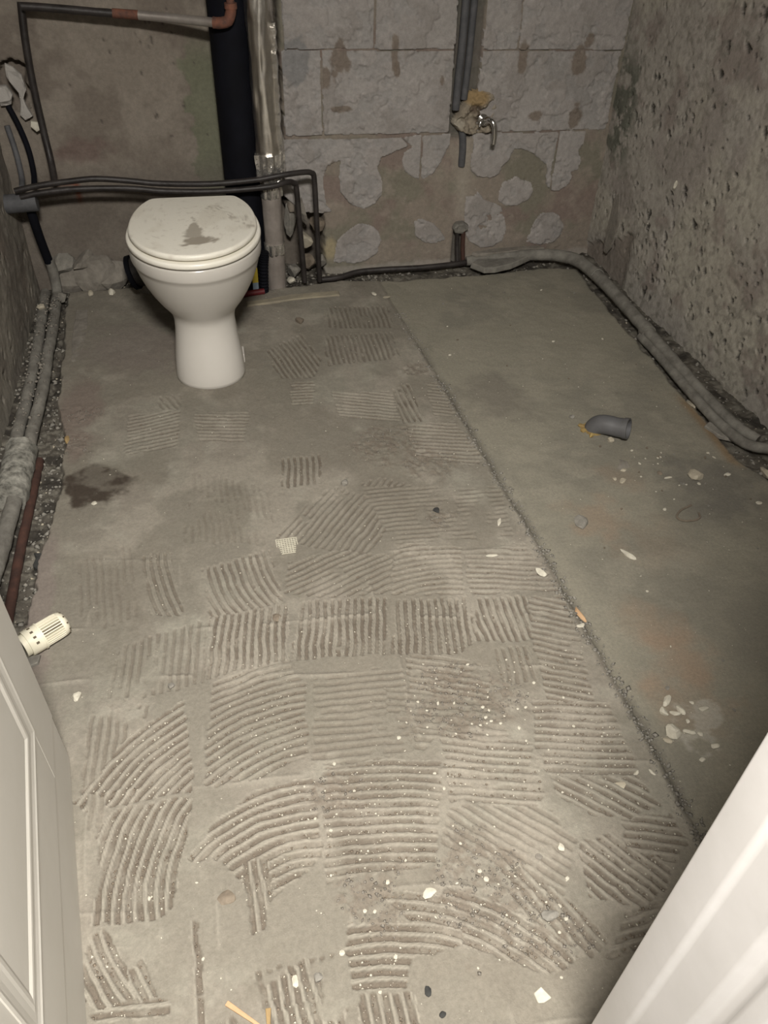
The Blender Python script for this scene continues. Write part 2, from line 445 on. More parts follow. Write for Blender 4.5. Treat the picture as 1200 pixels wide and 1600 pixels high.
LEFT_EDGE = [(0.2, -0.45), (1.21, -0.442), (1.42, -0.432), (1.52, -0.412), (1.69, -0.400), (1.88, -0.398), (2.04, -0.426), (2.31, -0.428), (2.69, -0.437), (2.9, -0.44)]
RIGHT_EDGE = [(0.2, 1.40), (1.36, 1.385), (1.44, 1.350), (1.65, 1.362), (1.79, 1.360), (2.05, 1.366), (2.36, 1.373), (2.62, 1.387), (2.9, 1.39)]
BACK_EDGE = [(-0.6, 2.76), (0.10, 2.74), (0.17, 2.640), (0.31, 2.654), (0.50, 2.672), (0.70, 2.640), (0.99, 2.634), (1.24, 2.643), (1.40, 2.62), (1.6, 2.62)]
SEAM = [(0.25, 0.706), (0.69, 0.710), (0.85, 0.709), (1.03, 0.702), (1.29, 0.700), (1.53, 0.687), (1.79, 0.677), (2.11, 0.662), (2.50, 0.643), (2.9, 0.63)]

def floor_masks(X, Y):
    w = (fbm(X, Y, 0.05, 2) - 0.5) * 0.022
    le = interp(Y, LEFT_EDGE); re = interp(Y, RIGHT_EDGE); be = interp(X, BACK_EDGE); se = interp(Y, SEAM)
    left = ss(le - X + w, -0.004, 0.008)
    right = ss(X - re + w, -0.004, 0.008)
    back = ss(Y - be + w, -0.004, 0.008)
    seam = X - se + w * 0.35
    return left, right, back, seam

def build_floor():
    xs = axis((-0.66, -0.46, 0.005), (-0.46, 0.73, 0.0024), (0.73, 1.66, 0.0065))
    ys = axis((-0.9, 0.2, 0.1), (0.2, 1.25, 0.0022), (1.25, 2.0, 0.0030), (2.0, 2.95, 0.0042))
    X, Y = np.meshgrid(xs, ys)
    left, right, back, seam = floor_masks(X, Y)
    bed = 1 - ss(seam, -0.004, 0.004)
    # mortar bed
    Z = (fbm(X, Y, 0.16, 1) - 0.5) * 0.006 + (fbm(X, Y, 0.018, 3, 3) - 0.5) * 0.0016
    Z = Z + 0.003 * bed
    groove = np.zeros(X.shape); lip = np.zeros(X.shape); worked = np.zeros(X.shape)
    jx = (fbm(X, Y, 0.022, 4, 3) - 0.5) * 0.016; jy = (fbm(X, Y, 0.022, 6, 3) - 0.5) * 0.016
    wob = (fbm(X, Y, 0.06, 5, 3) - 0.5)
    worn = fbm(X, Y, 0.045, 0, 4)
    for i, (poly, kind, par, amp, cov) in enumerate(STROKES):
        px = [p[0] for p in poly]; py = [p[1] for p in poly]
        i0, i1 = np.searchsorted(ys, [min(py) - 0.02, max(py) + 0.02])
        j0, j1 = np.searchsorted(xs, [min(px) - 0.02, max(px) + 0.02])
        s = (slice(i0, i1), slice(j0, j1))
        x = X[s]; y = Y[s]
        if x.size == 0:
            continue
        ins = inpoly(x + jx[s], y + jy[s], poly)
        if kind == 'a':
            d = np.hypot(x - par[0], y - par[1])
        else:
            d = x * -par[1] + y * par[0]
        t = (d / PITCH_M + wob[s] * 0.55 + i * 0.37) % 1.0
        gw = 0.02 + 0.05 * wob[s] + 0.05 * ss(1.2 - y, 0.0, 0.6)
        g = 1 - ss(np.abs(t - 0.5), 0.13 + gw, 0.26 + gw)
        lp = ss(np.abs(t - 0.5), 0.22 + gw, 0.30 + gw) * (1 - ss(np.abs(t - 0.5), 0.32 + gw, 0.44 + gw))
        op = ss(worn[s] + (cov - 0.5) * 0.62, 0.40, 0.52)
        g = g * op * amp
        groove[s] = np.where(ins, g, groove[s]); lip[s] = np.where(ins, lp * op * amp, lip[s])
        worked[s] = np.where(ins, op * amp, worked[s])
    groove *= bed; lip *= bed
    Z = Z - 0.0048 * groove + 0.0010 * lip
    # ridges squeezed up along the lost tile joints
    jt = np.zeros(X.shape)
    for k, xj in enumerate((-0.31, -0.11, 0.09, 0.29, 0.49)):
        jt = np.maximum(jt, np.exp(-((X - xj - 0.012 * (fbm(X, Y, 0.3, k, 2) - 0.5) * 4 + 0.02 * (Y - 1)) / 0.0045) ** 2) * ss(vn(X, Y, 0.07, k + 2), 0.38, 0.7))
    for k, yj in enumerate((0.36, 0.56, 0.78, 1.00, 1.14, 1.34, 1.55, 1.76, 1.97, 2.18, 2.4)):
        jt = np.maximum(jt, np.exp(-((Y - yj + 0.16 * X - 0.012 * (fbm(X, Y, 0.3, k + 3, 2) - 0.5) * 4) / 0.0045) ** 2) * ss(vn(X, Y, 0.07, k), 0.38, 0.7))
    jt *= bed * (1 - 0.85 * ss(Y, 1.15, 1.5))
    Z = Z + 0.0030 * jt
    # rough crumbly patches of mortar
    crumb = np.zeros(X.shape)
    for cx, cy, r in ((0.42, 1.70, 0.10), (0.53, 1.60, 0.09), (0.36, 0.86, 0.10), (0.47, 0.84, 0.07), (0.32, 0.50, 0.12), (0.40, 0.44, 0.07), (0.15, 0.54, 0.07), (0.12, 0.72, 0.06), (-0.36, 2.0, 0.07), (-0.37, 1.85, 0.06), (0.62, 2.05, 0.05), (0.50, 1.38, 0.05)):
        crumb = np.maximum(crumb, 1 - ss(np.hypot(X - cx, (Y - cy)) / r + (fbm(X, Y, 0.05, 6) - 0.5) * 1.3, 0.5, 1.0))
    Z = Z + crumb * (fbm(X, Y, 0.011, 2, 3) - 0.5) * 0.007
    # seam between the adhesive bed and the bare screed
    line = np.exp(-((seam - 0.006) / 0.0105) ** 2) * (0.35 + 0.65 * ss(vn(X, Y, 0.06, 3), 0.25, 0.7)) * ss(2.45 - Y, 0.0, 0.5)
    Z = Z - 0.0058 * line + 0.0022 * np.exp(-((seam + 0.012) / 0.006) ** 2)
    # bare screed
    scr = 1 - bed
    Z = Z + scr * ((fbm(X, Y * 0.7, 0.03, 5, 3) - 0.5) * 0.0012)
    # trenches along the three walls
    tr = np.maximum(np.maximum(left, right), back)
    rub = fbm(X, Y, 0.028, 4, 4) - 0.5
    Z = Z * (1 - tr) + tr * (-0.016 + rub * 0.022)
    # ---------------- colours (materials, stains, dirt, painted groove and ridge shading)
    n1 = fbm(X, Y, 0.22, 3); n2 = fbm(X, Y, 0.05, 5); n3 = fbm(X, Y, 0.012, 1, 3)
    C = np.ones(X.shape + (3,)) * np.array((0.395, 0.352, 0.298))
    C = mixc(C, (0.330, 0.305, 0.255), ss(n1, 0.42, 0.62) * 0.8)
    C = mixc(C, (0.300, 0.262, 0.222), ss(fbm(X, Y, 0.13, 6), 0.52, 0.70) * 0.7)
    C = mixc(C, (0.455, 0.425, 0.360), ss(n2, 0.56, 0.72) * 0.45)
    C = mixc(C, (0.225, 0.198, 0.160), ss(fbm(X + 3.1, Y, 0.20, 2, 5), 0.47, 0.62) * 0.6)
    C = mixc(C, (0.285, 0.255, 0.213), (1 - 0.35 * np.clip(worked, 0, 1)) * (0.15 + 0.7 * ss(fbm(X, Y, 0.11, 4), 0.42, 0.64)))
    C = mixc(C, (0.480, 0.435, 0.370), np.clip(worked, 0, 1) * np.clip(lip, 0, 1) * 0.55 + jt * 0.3)  # ridge lips and joint ridges painted lighter, as if catching light
    C = mixc(C, (0.165, 0.130, 0.102), np.clip(groove, 0, 1) * (0.35 + 0.65 * ss(n2, 0.32, 0.55)) * 0.78)  # brown groove dirt, darkened further to paint in groove shade
    C = mixc(C, (0.235, 0.192, 0.155), crumb * ss(n3, 0.40, 0.62) * 0.65)
    S = np.ones(X.shape + (3,)) * np.array((0.345, 0.315, 0.255))
    S = mixc(S, (0.295, 0.270, 0.222), ss(n1, 0.40, 0.62))
    S = mixc(S, (0.385, 0.350, 0.285), ss(fbm(X, Y, 0.09, 2), 0.52, 0.72) * 0.6)
    for cx, cy, r, a in ((0.87, 0.86, 0.11, 0.6), (0.85, 0.95, 0.09, 0.45), (0.88, 1.30, 0.11, 0.45), (0.82, 0.76, 0.10, 0.35), (1.0, 1.45, 0.08, 0.3), (0.96, 1.20, 0.12, 0.2)):
        S = mixc(S, (0.400, 0.285, 0.205), (1 - ss(np.hypot(X - cx, Y - cy) / r + (n2 - 0.5) * 1.6, 0.1, 1.1)) * a)
    S = mixc(S, (0.200, 0.175, 0.150), (1 - ss(np.hypot(X - 0.80, (Y - 1.86) * 0.8) / 0.13 + (n2 - 0.5) * 1.4, 0.3, 1.0)) * 0.55)
    S = mixc(S, (0.60, 0.565, 0.500), (1 - ss(np.hypot(X - 0.832, Y - 0.722) / 0.055 + (fbm(X, Y, 0.022, 2) - 0.5) * 3.0, 0.3, 0.9)) * 0.5)
    S = mixc(S, (0.330, 0.215, 0.120), np.exp(-((X - interp(Y, RIGHT_EDGE) + 0.016) / 0.014) ** 2) * ss(Y, 1.38, 1.46) * (1 - ss(Y, 1.70, 1.80)) * 0.8)
    S = mixc(S, (0.19, 0.175, 0.155), (1 - ss(np.hypot(X - 1.25, (Y - 1.36)) / 0.16 + (n2 - 0.5) * 1.6, 0.3, 1.0)) * 0.6)
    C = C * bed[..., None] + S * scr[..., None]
    C = mixc(C, (0.165, 0.148, 0.122), line * 0.75)
    # pinkish brick dust and a dark brown damp stain on the left
    C = mixc(C, (0.265, 0.205, 0.178), (1 - ss(np.hypot((X + 0.37) * 1.3, (Y - 2.02) * 0.42) / 0.11 + (n2 - 0.5) * 1.0, 0.4, 1.0)) * 0.7)
    C = mixc(C, (0.270, 0.220, 0.200), (1 - ss(np.hypot((X + 0.20) * 0.8, (Y - 2.33)) / 0.20 + (n2 - 0.5) * 1.0, 0.4, 1.0)) * 0.5)
    C = mixc(C, (0.290, 0.240, 0.215), (1 - ss(X + 0.395 + (n2 - 0.5) * 0.03, -0.006, 0.012)) * ss(Y, 1.0, 1.15) * (1 - ss(Y, 1.45, 1.55)) * 0.8)
    st = 1 - ss(np.hypot((X + 0.318) / 0.098, (Y - 1.672) / 0.092) + (fbm(X, Y, 0.04, 3) - 0.5) * 0.75, 0.78, 1.02)
    C = mixc(C, (0.075, 0.056, 0.043), st * (0.50 + 0.48 * ss(fbm(X, Y, 0.05, 7), 0.36, 0.58)))
    # rubble and dirt in the trenches
    tcol = np.ones(X.shape + (3,)) * np.array((0.120, 0.105, 0.088))
    tcol = mixc(tcol, (0.215, 0.195, 0.165), ss(n3, 0.45, 0.65))
    tcol = mixc(tcol, (0.060, 0.052, 0.044), ss(n2, 0.52, 0.68))
    C = C * (1 - tr[..., None]) + tcol * tr[..., None]
    C = C * np.array((0.640, 0.652, 0.640))
    P = np.stack([X, Y, Z], -1)
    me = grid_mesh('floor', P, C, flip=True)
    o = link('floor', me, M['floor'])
    tag(o, kind='structure')
    return X, Y, Z, groove, tr, crumb, xs, ys

FX, FY, FZ, FG, FT, FC, FXS, FYS = build_floor()

def fz(x, y):
    i = min(max(int(np.searchsorted(FYS, y)), 0), len(FYS) - 1)
    j = min(max(int(np.searchsorted(FXS, x)), 0), len(FXS) - 1)
    return float(FZ[i, j])

# ------------------------------------------------------------------ walls
def pits(U, V, n, seed, box, rmin, rmax, slant=0.9):
    """dark elongated pits knocked into a wall: (depth 0..1)"""
    rg = random.Random(seed)
    D = np.zeros(U.shape)
    us = U[0, :]; vs = V[:, 0]
    cl = [(rg.uniform(box[0], box[1]), rg.uniform(box[2], box[3])) for _ in range(max(3, n // 7))]
    for i in range(n):
        if rg.random() < 0.65:
            c = rg.choice(cl); cu = c[0] + rg.gauss(0, 0.05); cv = c[1] + rg.gauss(0, 0.05)
        else:
            cu = rg.uniform(box[0], box[1]); cv = rg.uniform(box[2], box[3])
        r = rmin + (rmax - rmin) * rg.random() ** 2.2
        a = slant + rg.gauss(0, 0.4); el = rg.uniform(1.0, 2.6)
        j0, j1 = np.searchsorted(us, [cu - 3 * r, cu + 3 * r]); i0, i1 = np.searchsorted(vs, [cv - 3 * r, cv + 3 * r])
        if j1 <= j0 or i1 <= i0:
            continue
        s = (slice(i0, i1), slice(j0, j1))
        du = U[s] - cu; dv = V[s] - cv
        p = (du * math.cos(a) + dv * math.sin(a)) / (r * el); q = (-du * math.sin(a) + dv * math.cos(a)) / r
        d = np.hypot(p, q) + (vn(U[s], V[s], 0.006, i) - 0.5) * 0.9
        D[s] = np.maximum(D[s], 1 - ss(d, 0.55, 1.0))
    return D

def wall_right():
    ys = axis((0.13, 1.35, 0.06), (1.35, 2.86, 0.0042))
    zs = axis((-0.06, 1.12, 0.0042), (1.12, 2.4, 0.08))
    U, V = np.meshgrid(ys, zs)
    bx = 1.49 + (2.77 - U) * 0.0342
    D = np.maximum(pits(U, V, 260, 3, (1.45, 2.75, 0.05, 1.1), 0.004, 0.011), pits(U, V, 420, 31, (1.45, 2.75, 0.02, 1.1), 0.0025, 0.006))
    n1 = fbm(U, V, 0.18, 2); n2 = fbm(U, V, 0.04, 4); n3 = fbm(U, V, 0.35, 6)
    N = (fbm(U, V, 0.11, 1) - 0.5) * 0.009 + (n2 - 0.5) * 0.004 + (fbm(U, V, 0.014, 5, 3) - 0.5) * 0.003
    N = N - 0.007 * D
    # plaster broken off low down next to the corner
    broke = ss(U, 2.44, 2.50) * (1 - ss(V + (U - 2.6) * 0.55 + (n2 - 0.5) * 0.04, 0.10, 0.13))
    N = N - broke * 0.012
    C = np.ones(U.shape + (3,)) * np.array((0.350, 0.325, 0.290))
    C = mixc(C, (0.285, 0.255, 0.230), ss(n1, 0.46, 0.62) * 0.85)
    C = mixc(C, (0.405, 0.380, 0.318), ss(n3, 0.50, 0.66) * 0.6)
    C = mixc(C, (0.225, 0.185, 0.165), ss(fbm(U, V, 0.10, 3), 0.58, 0.72) * 0.6)
    C = mixc(C, (0.190, 0.178, 0.152), ss(fbm(U, V, 0.020, 7, 3), 0.58, 0.72) * 0.6)
    C = mixc(C, (0.040, 0.036, 0.031), D * 0.95)
    C = mixc(C, (0.200, 0.170, 0.145), broke * 0.8)
    C = mixc(C, (0.11, 0.115, 0.09), ss(U, 2.58, 2.66) * ss(V, 0.30, 0.42) * (1 - ss(V, 0.62, 0.75)) * ss(n2, 0.44, 0.58) * 0.9)
    me = grid_mesh('wall_right', np.stack([bx - N, U, V], -1), C, flip=True)
    tag(link('wall_right', me, M['wall']), kind='structure')

def wall_left():
    ys = axis((0.13, 1.2, 0.08), (1.2, 2.88, 0.007))
    zs = axis((-0.06, 0.62, 0.007), (0.62, 2.4, 0.08))
    U, V = np.meshgrid(ys, zs)
    n1 = fbm(U, V, 0.15, 3); n2 = fbm(U, V, 0.035, 5)
    D = pits(U, V, 120, 8, (1.7, 2.8, 0.02, 0.6), 0.004, 0.010)
    N = (fbm(U, V, 0.14, 2) - 0.5) * 0.010 + (n2 - 0.5) * 0.005 - 0.006 * D
    bx = -0.525 - (2.8 - U) * 0.035 - 0.010
    C = np.ones(U.shape + (3,)) * np.array((0.235, 0.215, 0.180))
    C = mixc(C, (0.185, 0.165, 0.140), ss(n1, 0.45, 0.62))
    C = mixc(C, (0.240, 0.190, 0.155), ss(fbm(U, V, 0.25, 1), 0.54, 0.70) * 0.35)
    C = mixc(C, (0.30, 0.275, 0.235), ss(n2, 0.58, 0.72) * 0.6)
    C = mixc(C, (0.05, 0.045, 0.04), D * 0.8)
    me = grid_mesh('wall_left', np.stack([bx + N, U, V], -1), C)
    tag(link('wall_left', me, M['wall']), kind='structure')

def wall_relief(U, V):
    return (fbm(U, V, 0.12, 2) - 0.5) * 0.008 + (fbm(U, V, 0.04, 3) - 0.5) * 0.0022

def wall_back():
    # old concrete panel behind the pipes, with the brown plaster of the block wall standing proud of it
    xs = axis((-0.64, 0.30, 0.0055), (0.30, 1.56, 0.0055))
    zs = axis((-0.06, 1.06, 0.0055), (1.06, 2.4, 0.08))
    U, V = np.meshgrid(xs, zs)
    n1 = fbm(U, V, 0.16, 1); n2 = fbm(U, V, 0.04, 3); n3 = fbm(U, V, 0.012, 6, 3)
    edge = np.where(V > 0.22, 0.335, 0.46) + (n2 - 0.5) * 0.02
    blk = ss(U - edge, -0.004, 0.008)
    N = wall_relief(U, V)
    D = pits(U, V, 26, 5, (-0.4, 0.1, 0.4, 0.85), 0.003, 0.006, 1.4) * (1 - blk)
    D2 = pits(U, V, 30, 15, (0.5, 1.4, 0.05, 0.45), 0.003, 0.007, 0.3) * blk
    niche = ss(U, 0.17, 0.20) * (1 - blk)
    hole = 1 - ss(np.hypot((U + 0.452) / 0.055, (V - 0.625) / 0.095) + (fbm(U, V, 0.04, 7) - 0.5) * 0.9, 0.72, 0.92)
    chase = ss(U, np.where(V > 0.3, 0.895, 0.942), np.where(V > 0.3, 0.903, 0.950)) * (1 - ss(U, 0.985, 0.993)) * np.maximum(ss(V, 0.43, 0.45), 1 - ss(V, 0.125, 0.140)) * blk
    Yp = 2.815 - N + niche * 0.06 + hole * 0.05 + D * 0.006
    Yp = Yp * (1 - blk) + blk * (2.772 - N + chase * 0.022 + D2 * 0.004)
    C = np.ones(U.shape + (3,)) * np.array((0.205, 0.178, 0.148))
    C = mixc(C, (0.165, 0.140, 0.116), ss(n1, 0.44, 0.60))
    C = mixc(C, (0.245, 0.215, 0.180), ss(fbm(U, V, 0.09, 5), 0.55, 0.72) * 0.6)
    C = mixc(C, (0.135, 0.145, 0.095), ss(U + (n2 - 0.5) * 0.09, 0.045, 0.058) * (1 - ss(U, 0.13, 0.16)) * (1 - ss(V, 0.66, 0.80)) * 0.75)
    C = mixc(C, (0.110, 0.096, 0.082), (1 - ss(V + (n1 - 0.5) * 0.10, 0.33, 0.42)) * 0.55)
    C = mixc(C, (0.13, 0.085, 0.075), (1 - ss(np.hypot((U + 0.30) / 0.10, (V - 0.44) / 0.05) + (n2 - 0.5), 0.4, 1.0)) * 0.6)
    C = mixc(C, (0.150, 0.055, 0.035), np.exp(-((V - 0.345) / 0.007) ** 2) * ss(U, -0.42, -0.40) * (1 - ss(U, -0.345, -0.335)) * 0.9)
    C = mixc(C, (0.150, 0.055, 0.035), np.exp(-((U + 0.338) / 0.009) ** 2) * ss(V, 0.27, 0.30) * (1 - ss(V, 0.34, 0.355)) * 0.9)
    C = mixc(C, (0.07, 0.06, 0.052), D * 0.8)
    B = np.ones(U.shape + (3,)) * np.array((0.225, 0.192, 0.158))
    B = mixc(B, (0.178, 0.165, 0.128), ss(n1, 0.44, 0.58) * 0.9)
    B = mixc(B, (0.195, 0.150, 0.130), ss(fbm(U, V, 0.14, 7), 0.50, 0.64) * 0.8)
    B = mixc(B, (0.275, 0.240, 0.200), ss(n2, 0.60, 0.75) * 0.5)
    B = mixc(B, (0.37, 0.31, 0.19), (1 - ss(np.hypot((U - 0.485) / 0.03, (V - 0.075) / 0.06) + (n2 - 0.5), 0.4, 1.0)) * 0.7)
    B = mixc(B, (0.34, 0.315, 0.285), (1 - ss(V + (n2 - 0.5) * 0.03, 0.0, 0.012)) * 0.5)
    B = mixc(B, (0.300, 0.270, 0.225), np.exp(-((U - 0.965) / 0.035) ** 2) * ss(V, 0.12, 0.18) * (1 - ss(V, 0.42, 0.46)) * 0.7)
    B = mixc(B, (0.09, 0.085, 0.075), chase * 0.8)
    C = C * (1 - blk[..., None]) + B * blk[..., None]
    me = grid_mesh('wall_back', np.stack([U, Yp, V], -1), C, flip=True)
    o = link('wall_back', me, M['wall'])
    tag(o, kind='structure')
    return o

wall_right()
wall_left()
WB = wall_back()

def slab_piece(name, poly, y, th, m, parent, seed=0, bev=0.003, dens=0.02):
    """irregular piece of the wall facing: outline in (x, z), front face at y - th, its edges bevelled"""
    rg = random.Random(seed)
    pts = []
    n = len(poly)
    for i in range(n):
        a = Vector(poly[i]); b = Vector(poly[(i + 1) % n])
        k = max(1, int((b - a).length / dens))
        for j in range(k):
            p = a.lerp(b, j / k)
            if j:
                p += Vector((rg.uniform(-1, 1), rg.uniform(-1, 1))) * dens * 0.09
            pts.append(p)
    bm = bmesh.new()
    vs = [bm.verts.new((p.x, y, p.y)) for p in pts]
    f = bm.faces.new(vs)
    r = bmesh.ops.extrude_face_region(bm, geom=[f])
    top = [v for v in r['geom'] if isinstance(v, bmesh.types.BMVert)]
    for v in top:
        v.co.y -= th * rg.uniform(0.85, 1.1)
    tf = [g for g in r['geom'] if isinstance(g, bmesh.types.BMFace)]
    bmesh.ops.bevel(bm, geom=list(tf[0].edges), offset=bev, segments=2, affect='EDGES', profile=0.6)
    me = from_bm(name, bm)
    return link(name, me, m, parent)

# courses of grey blocks and left-over patches, each its own piece with chipped faces and open joints
SCRAPES = [(0.526, 0.690, 0.038, 0.062), (0.700, 0.705, 0.016, 0.050), (0.710, 0.655, 0.012, 0.03), (0.475, 0.645, 0.018, 0.035), (1.33, 0.665, 0.030, 0.050), (1.36, 0.72, 0.02, 0.03), (1.13, 0.68, 0.018, 0.055), (0.90, 0.635, 0.012, 0.03), (0.53, 0.545, 0.04, 0.012), (1.35, 0.50, 0.03, 0.05), (0.50, 0.31, 0.02, 0.07), (0.86, 0.62, 0.01, 0.02), (1.20, 0.50, 0.03, 0.02)]
def face_piece(name, poly, th, parent, seed, hole=None):
    st = 0.0036
    x0 = min(p[0] for p in poly) - 0.008; x1 = max(p[0] for p in poly) + 0.008
    z0 = min(p[1] for p in poly) - 0.008; z1 = max(p[1] for p in poly) + 0.008
    U, V = np.meshgrid(np.arange(x0, x1, st), np.arange(z0, z1, st))
    jx = (fbm(U, V, 0.025, seed) - 0.5) * 0.006; jz_ = (fbm(U, V, 0.025, seed + 3) - 0.5) * 0.006
    m = inpoly(U + jx, V + jz_, poly).astype(float)
    for _ in range(2):
        q = np.pad(m, 1, mode='edge')
        m = (q[:-2, 1:-1] + q[2:, 1:-1] + q[1:-1, :-2] + q[1:-1, 2:] + 2 * q[1:-1, 1:-1]) / 6
    lift = ss(m, 0.22, 0.72)
    f1 = fbm(U, V, 0.075, seed, 4); f2 = fbm(U, V, 0.045, seed + 2, 4)
    dj = np.minimum(np.abs(V - jz(0.721, U)), np.abs(V - jz(0.471, U)))
    near = np.exp(-(dj / 0.045) ** 2)
    chip = 1 - ss(f1 - near * 0.055, 0.435, 0.450)
    chip2 = 1 - ss(f2 - near * 0.04, 0.40, 0.412)
    h = th - 0.0038 * chip - 0.0022 * chip2 + (fbm(U, V, 0.02, 4, 3) - 0.5) * 0.0022
    Yp = 2.772 - wall_relief(U, V) - h * lift + (1 - lift) * 0.012
    n1 = fbm(U, V, 0.10, seed + 1); n2 = fbm(U, V, 0.03, 5)
    C = np.ones(U.shape + (3,)) * np.array((0.300, 0.278, 0.262))
    C = mixc(C, (0.250, 0.230, 0.214), ss(n1, 0.45, 0.62) * 0.8)
    C = mixc(C, (0.325, 0.306, 0.290), chip * 0.5)
    C = mixc(C, (0.262, 0.252, 0.242), chip2 * 0.5)
    for cx, cz, a, c in SCRAPES:
        s = 1 - ss(np.hypot((U - cx) / a, (V - cz) / c) + (n2 - 0.5) * 1.3, 0.70, 0.95)
        C = mixc(C, (0.165, 0.132, 0.105), s * 0.85)
    s = 1 - ss(np.hypot((U - 0.385) / 0.05, (V - 0.680) / 0.085) + (n2 - 0.5) * 0.8, 0.75, 0.95)
    C = mixc(C, (0.195, 0.192, 0.190), s * 0.85)
    keep = lift > 0.03
    me = grid_mesh(name, np.stack([U, Yp, V], -1), C, flip=True)
    bm = bmesh.new(); bm.from_mesh(me)
    kf = keep.reshape(-1)
    bmesh.ops.delete(bm, geom=[v for v in bm.verts if not kf[v.index]], context='VERTS')
    bm.to_mesh(me); bm.free()
    return link(name, me, M['wall'], parent)
def jz(z, x):
    return z - 0.026 * (x - 0.345)
def block(x0, x1, za, zb, seed):
    g = 0.0008
    face_piece('block', [(x0 + g, jz(za, x0) + g), (x1 - g, jz(za, x1) + g), (x1 - g, jz(zb, x1) - g), (x0 + g, jz(zb, x0) - g)], 0.0085, WB, seed)
block(0.350, 0.634, 0.721, 0.985, 1); block(0.634, 0.898, 0.721, 0.985, 2)
block(0.988, 1.108, 0.721, 0.985, 3); block(1.108, 1.484, 0.721, 0.985, 4)
block(0.340, 0.466, 0.471, 0.721, 5); block(0.466, 0.898, 0.471, 0.721, 6)
block(0.988, 1.478, 0.471, 0.721, 7)
WALLP = {'r3a': [(0.324, 0.465), (0.456, 0.459), (0.672, 0.452), (0.73, 0.451), (0.762, 0.421), (0.665, 0.388), (0.652, 0.355), (0.672, 0.304), (0.67, 0.261), (0.644, 0.229), (0.605, 0.213), (0.559, 0.234), (0.518, 0.281), (0.519, 0.37), (0.528, 0.387), (0.48, 0.372), (0.463, 0.316), (0.473, 0.239), (0.495, 0.216), (0.449, 0.21), (0.382, 0.223), (0.313, 0.293)], 'r3b': [(0.73, 0.451), (0.895, 0.456), (0.945, 0.456), (0.926, 0.419), (0.899, 0.406), (0.879, 0.365), (0.854, 0.327), (0.819, 0.305), (0.779, 0.314), (0.748, 0.337), (0.735, 0.376), (0.745, 0.401), (0.771, 0.416)], 'r3c': [(0.957, 0.453), (1.126, 0.45), (1.287, 0.445), (1.405, 0.444), (1.405, 0.397), (1.39, 0.376), (1.404, 0.342), (1.401, 0.309), (1.375, 0.303), (1.38, 0.276), (1.365, 0.249), (1.334, 0.237), (1.299, 0.241), (1.279, 0.27), (1.271, 0.331), (1.248, 0.35), (1.213, 0.374), (1.17, 0.391), (1.141, 0.392), (1.127, 0.356), (1.101, 0.331), (1.097, 0.309), (1.062, 0.3), (1.014, 0.305), (0.971, 0.334)], 'b1': [(0.492, 0.028), (0.509, 0.111), (0.551, 0.148), (0.591, 0.168), (0.633, 0.156), (0.664, 0.13), (0.672, 0.092), (0.659, 0.051), (0.623, 0.025), (0.563, 0.015)], 'b2': [(0.789, 0.162), (0.81, 0.172), (0.859, 0.152), (0.898, 0.114), (0.918, 0.081), (0.877, 0.072), (0.827, 0.08), (0.797, 0.107)], 'b3': [(1.1, 0.246), (1.113, 0.282), (1.147, 0.293), (1.161, 0.302), (1.185, 0.287), (1.223, 0.275), (1.237, 0.238), (1.221, 0.209), (1.181, 0.192), (1.137, 0.193), (1.105, 0.209)], 'b4': [(0.98, 0.161), (0.977, 0.242), (0.993, 0.275), (1.019, 0.26), (1.046, 0.226), (1.098, 0.205), (1.119, 0.194), (1.14, 0.15), (1.154, 0.101), (1.142, 0.057), (1.106, 0.04), (1.055, 0.041), (1.009, 0.067), (0.985, 0.108)], 'b5': [(1.233, 0.05), (1.247, 0.089), (1.261, 0.13), (1.279, 0.16), (1.322, 0.162), (1.359, 0.143), (1.382, 0.104), (1.379, 0.065), (1.352, 0.039), (1.3, 0.035)]}
def clipx(poly, lo, hi):
    return [(min(max(x, lo), hi), z) for x, z in poly]
def split_x(poly, xc):
    """cut an outline at a vertical joint"""
    return clipx(poly, -9, xc - 0.0015), clipx(poly, xc + 0.0015, 9)
face_piece('block', WALLP['r3a'], 0.0075, WB, 21)
for k, pc in enumerate(split_x(clipx(WALLP['r3b'], 0, 0.905), 0.805)):
    face_piece('block', pc, 0.0075, WB, 22 + k)
for k, pc in enumerate(split_x(clipx(WALLP['r3c'], 0.985, 9), 1.300)):
    face_piece('block', pc, 0.0075, WB, 24 + k)
for k, q in enumerate(('b1', 'b2', 'b3', 'b4', 'b5')):
    face_piece('plaster_patch', WALLP[q], 0.0055, WB, 40 + k)

def wall_front_and_ceiling():
    bm = bmesh.new()
    y0, y1 = 0.135, 0.247
    box_bm(bm, -0.66, -0.30, y0, y1, -0.02, 2.4)
    box_bm(bm, 0.372, 1.62, y0, y1, -0.02, 2.4)
    box_bm(bm, -0.30, 0.372, y0, y1, 2.02, 2.4)
    tag(link('wall_front', from_bm('wall_front', bm), M['ceiling']), kind='structure')
    tag(link('ceiling', box_mesh('ceiling', -0.66, 1.66, -0.9, 2.9, 2.4, 2.45), M['ceiling']), kind='structure')
wall_front_and_ceiling()

def extrude_profile(name, prof, z0, z1, m, bev=0.0, zs=1):
    bm = bmesh.new()
    vs = [bm.verts.new((x, y, z0)) for x, y in prof]
    f = bm.faces.new(vs)
    r = bmesh.ops.extrude_face_region(bm, geom=[f])
    for v in r['geom']:
        if isinstance(v, bmesh.types.BMVert):
            v.co.z = z1
    if bev:
        es = [e for e in bm.edges if abs(e.verts[0].co.z - e.verts[1].co.z) > 0.1]
        bmesh.ops.bevel(bm, geom=es, offset=bev, segments=4, affect='EDGES', profile=0.5)
    me = from_bm(name, bm, smooth=True)
    bm2 = bmesh.new(); bm2.from_mesh(me)
    for e in bm2.edges:
        if len(e.link_faces) == 2 and e.calc_face_angle() > 0.75:
            e.smooth = False
    bm2.to_mesh(me); bm2.free()
    return link(name, me, m)

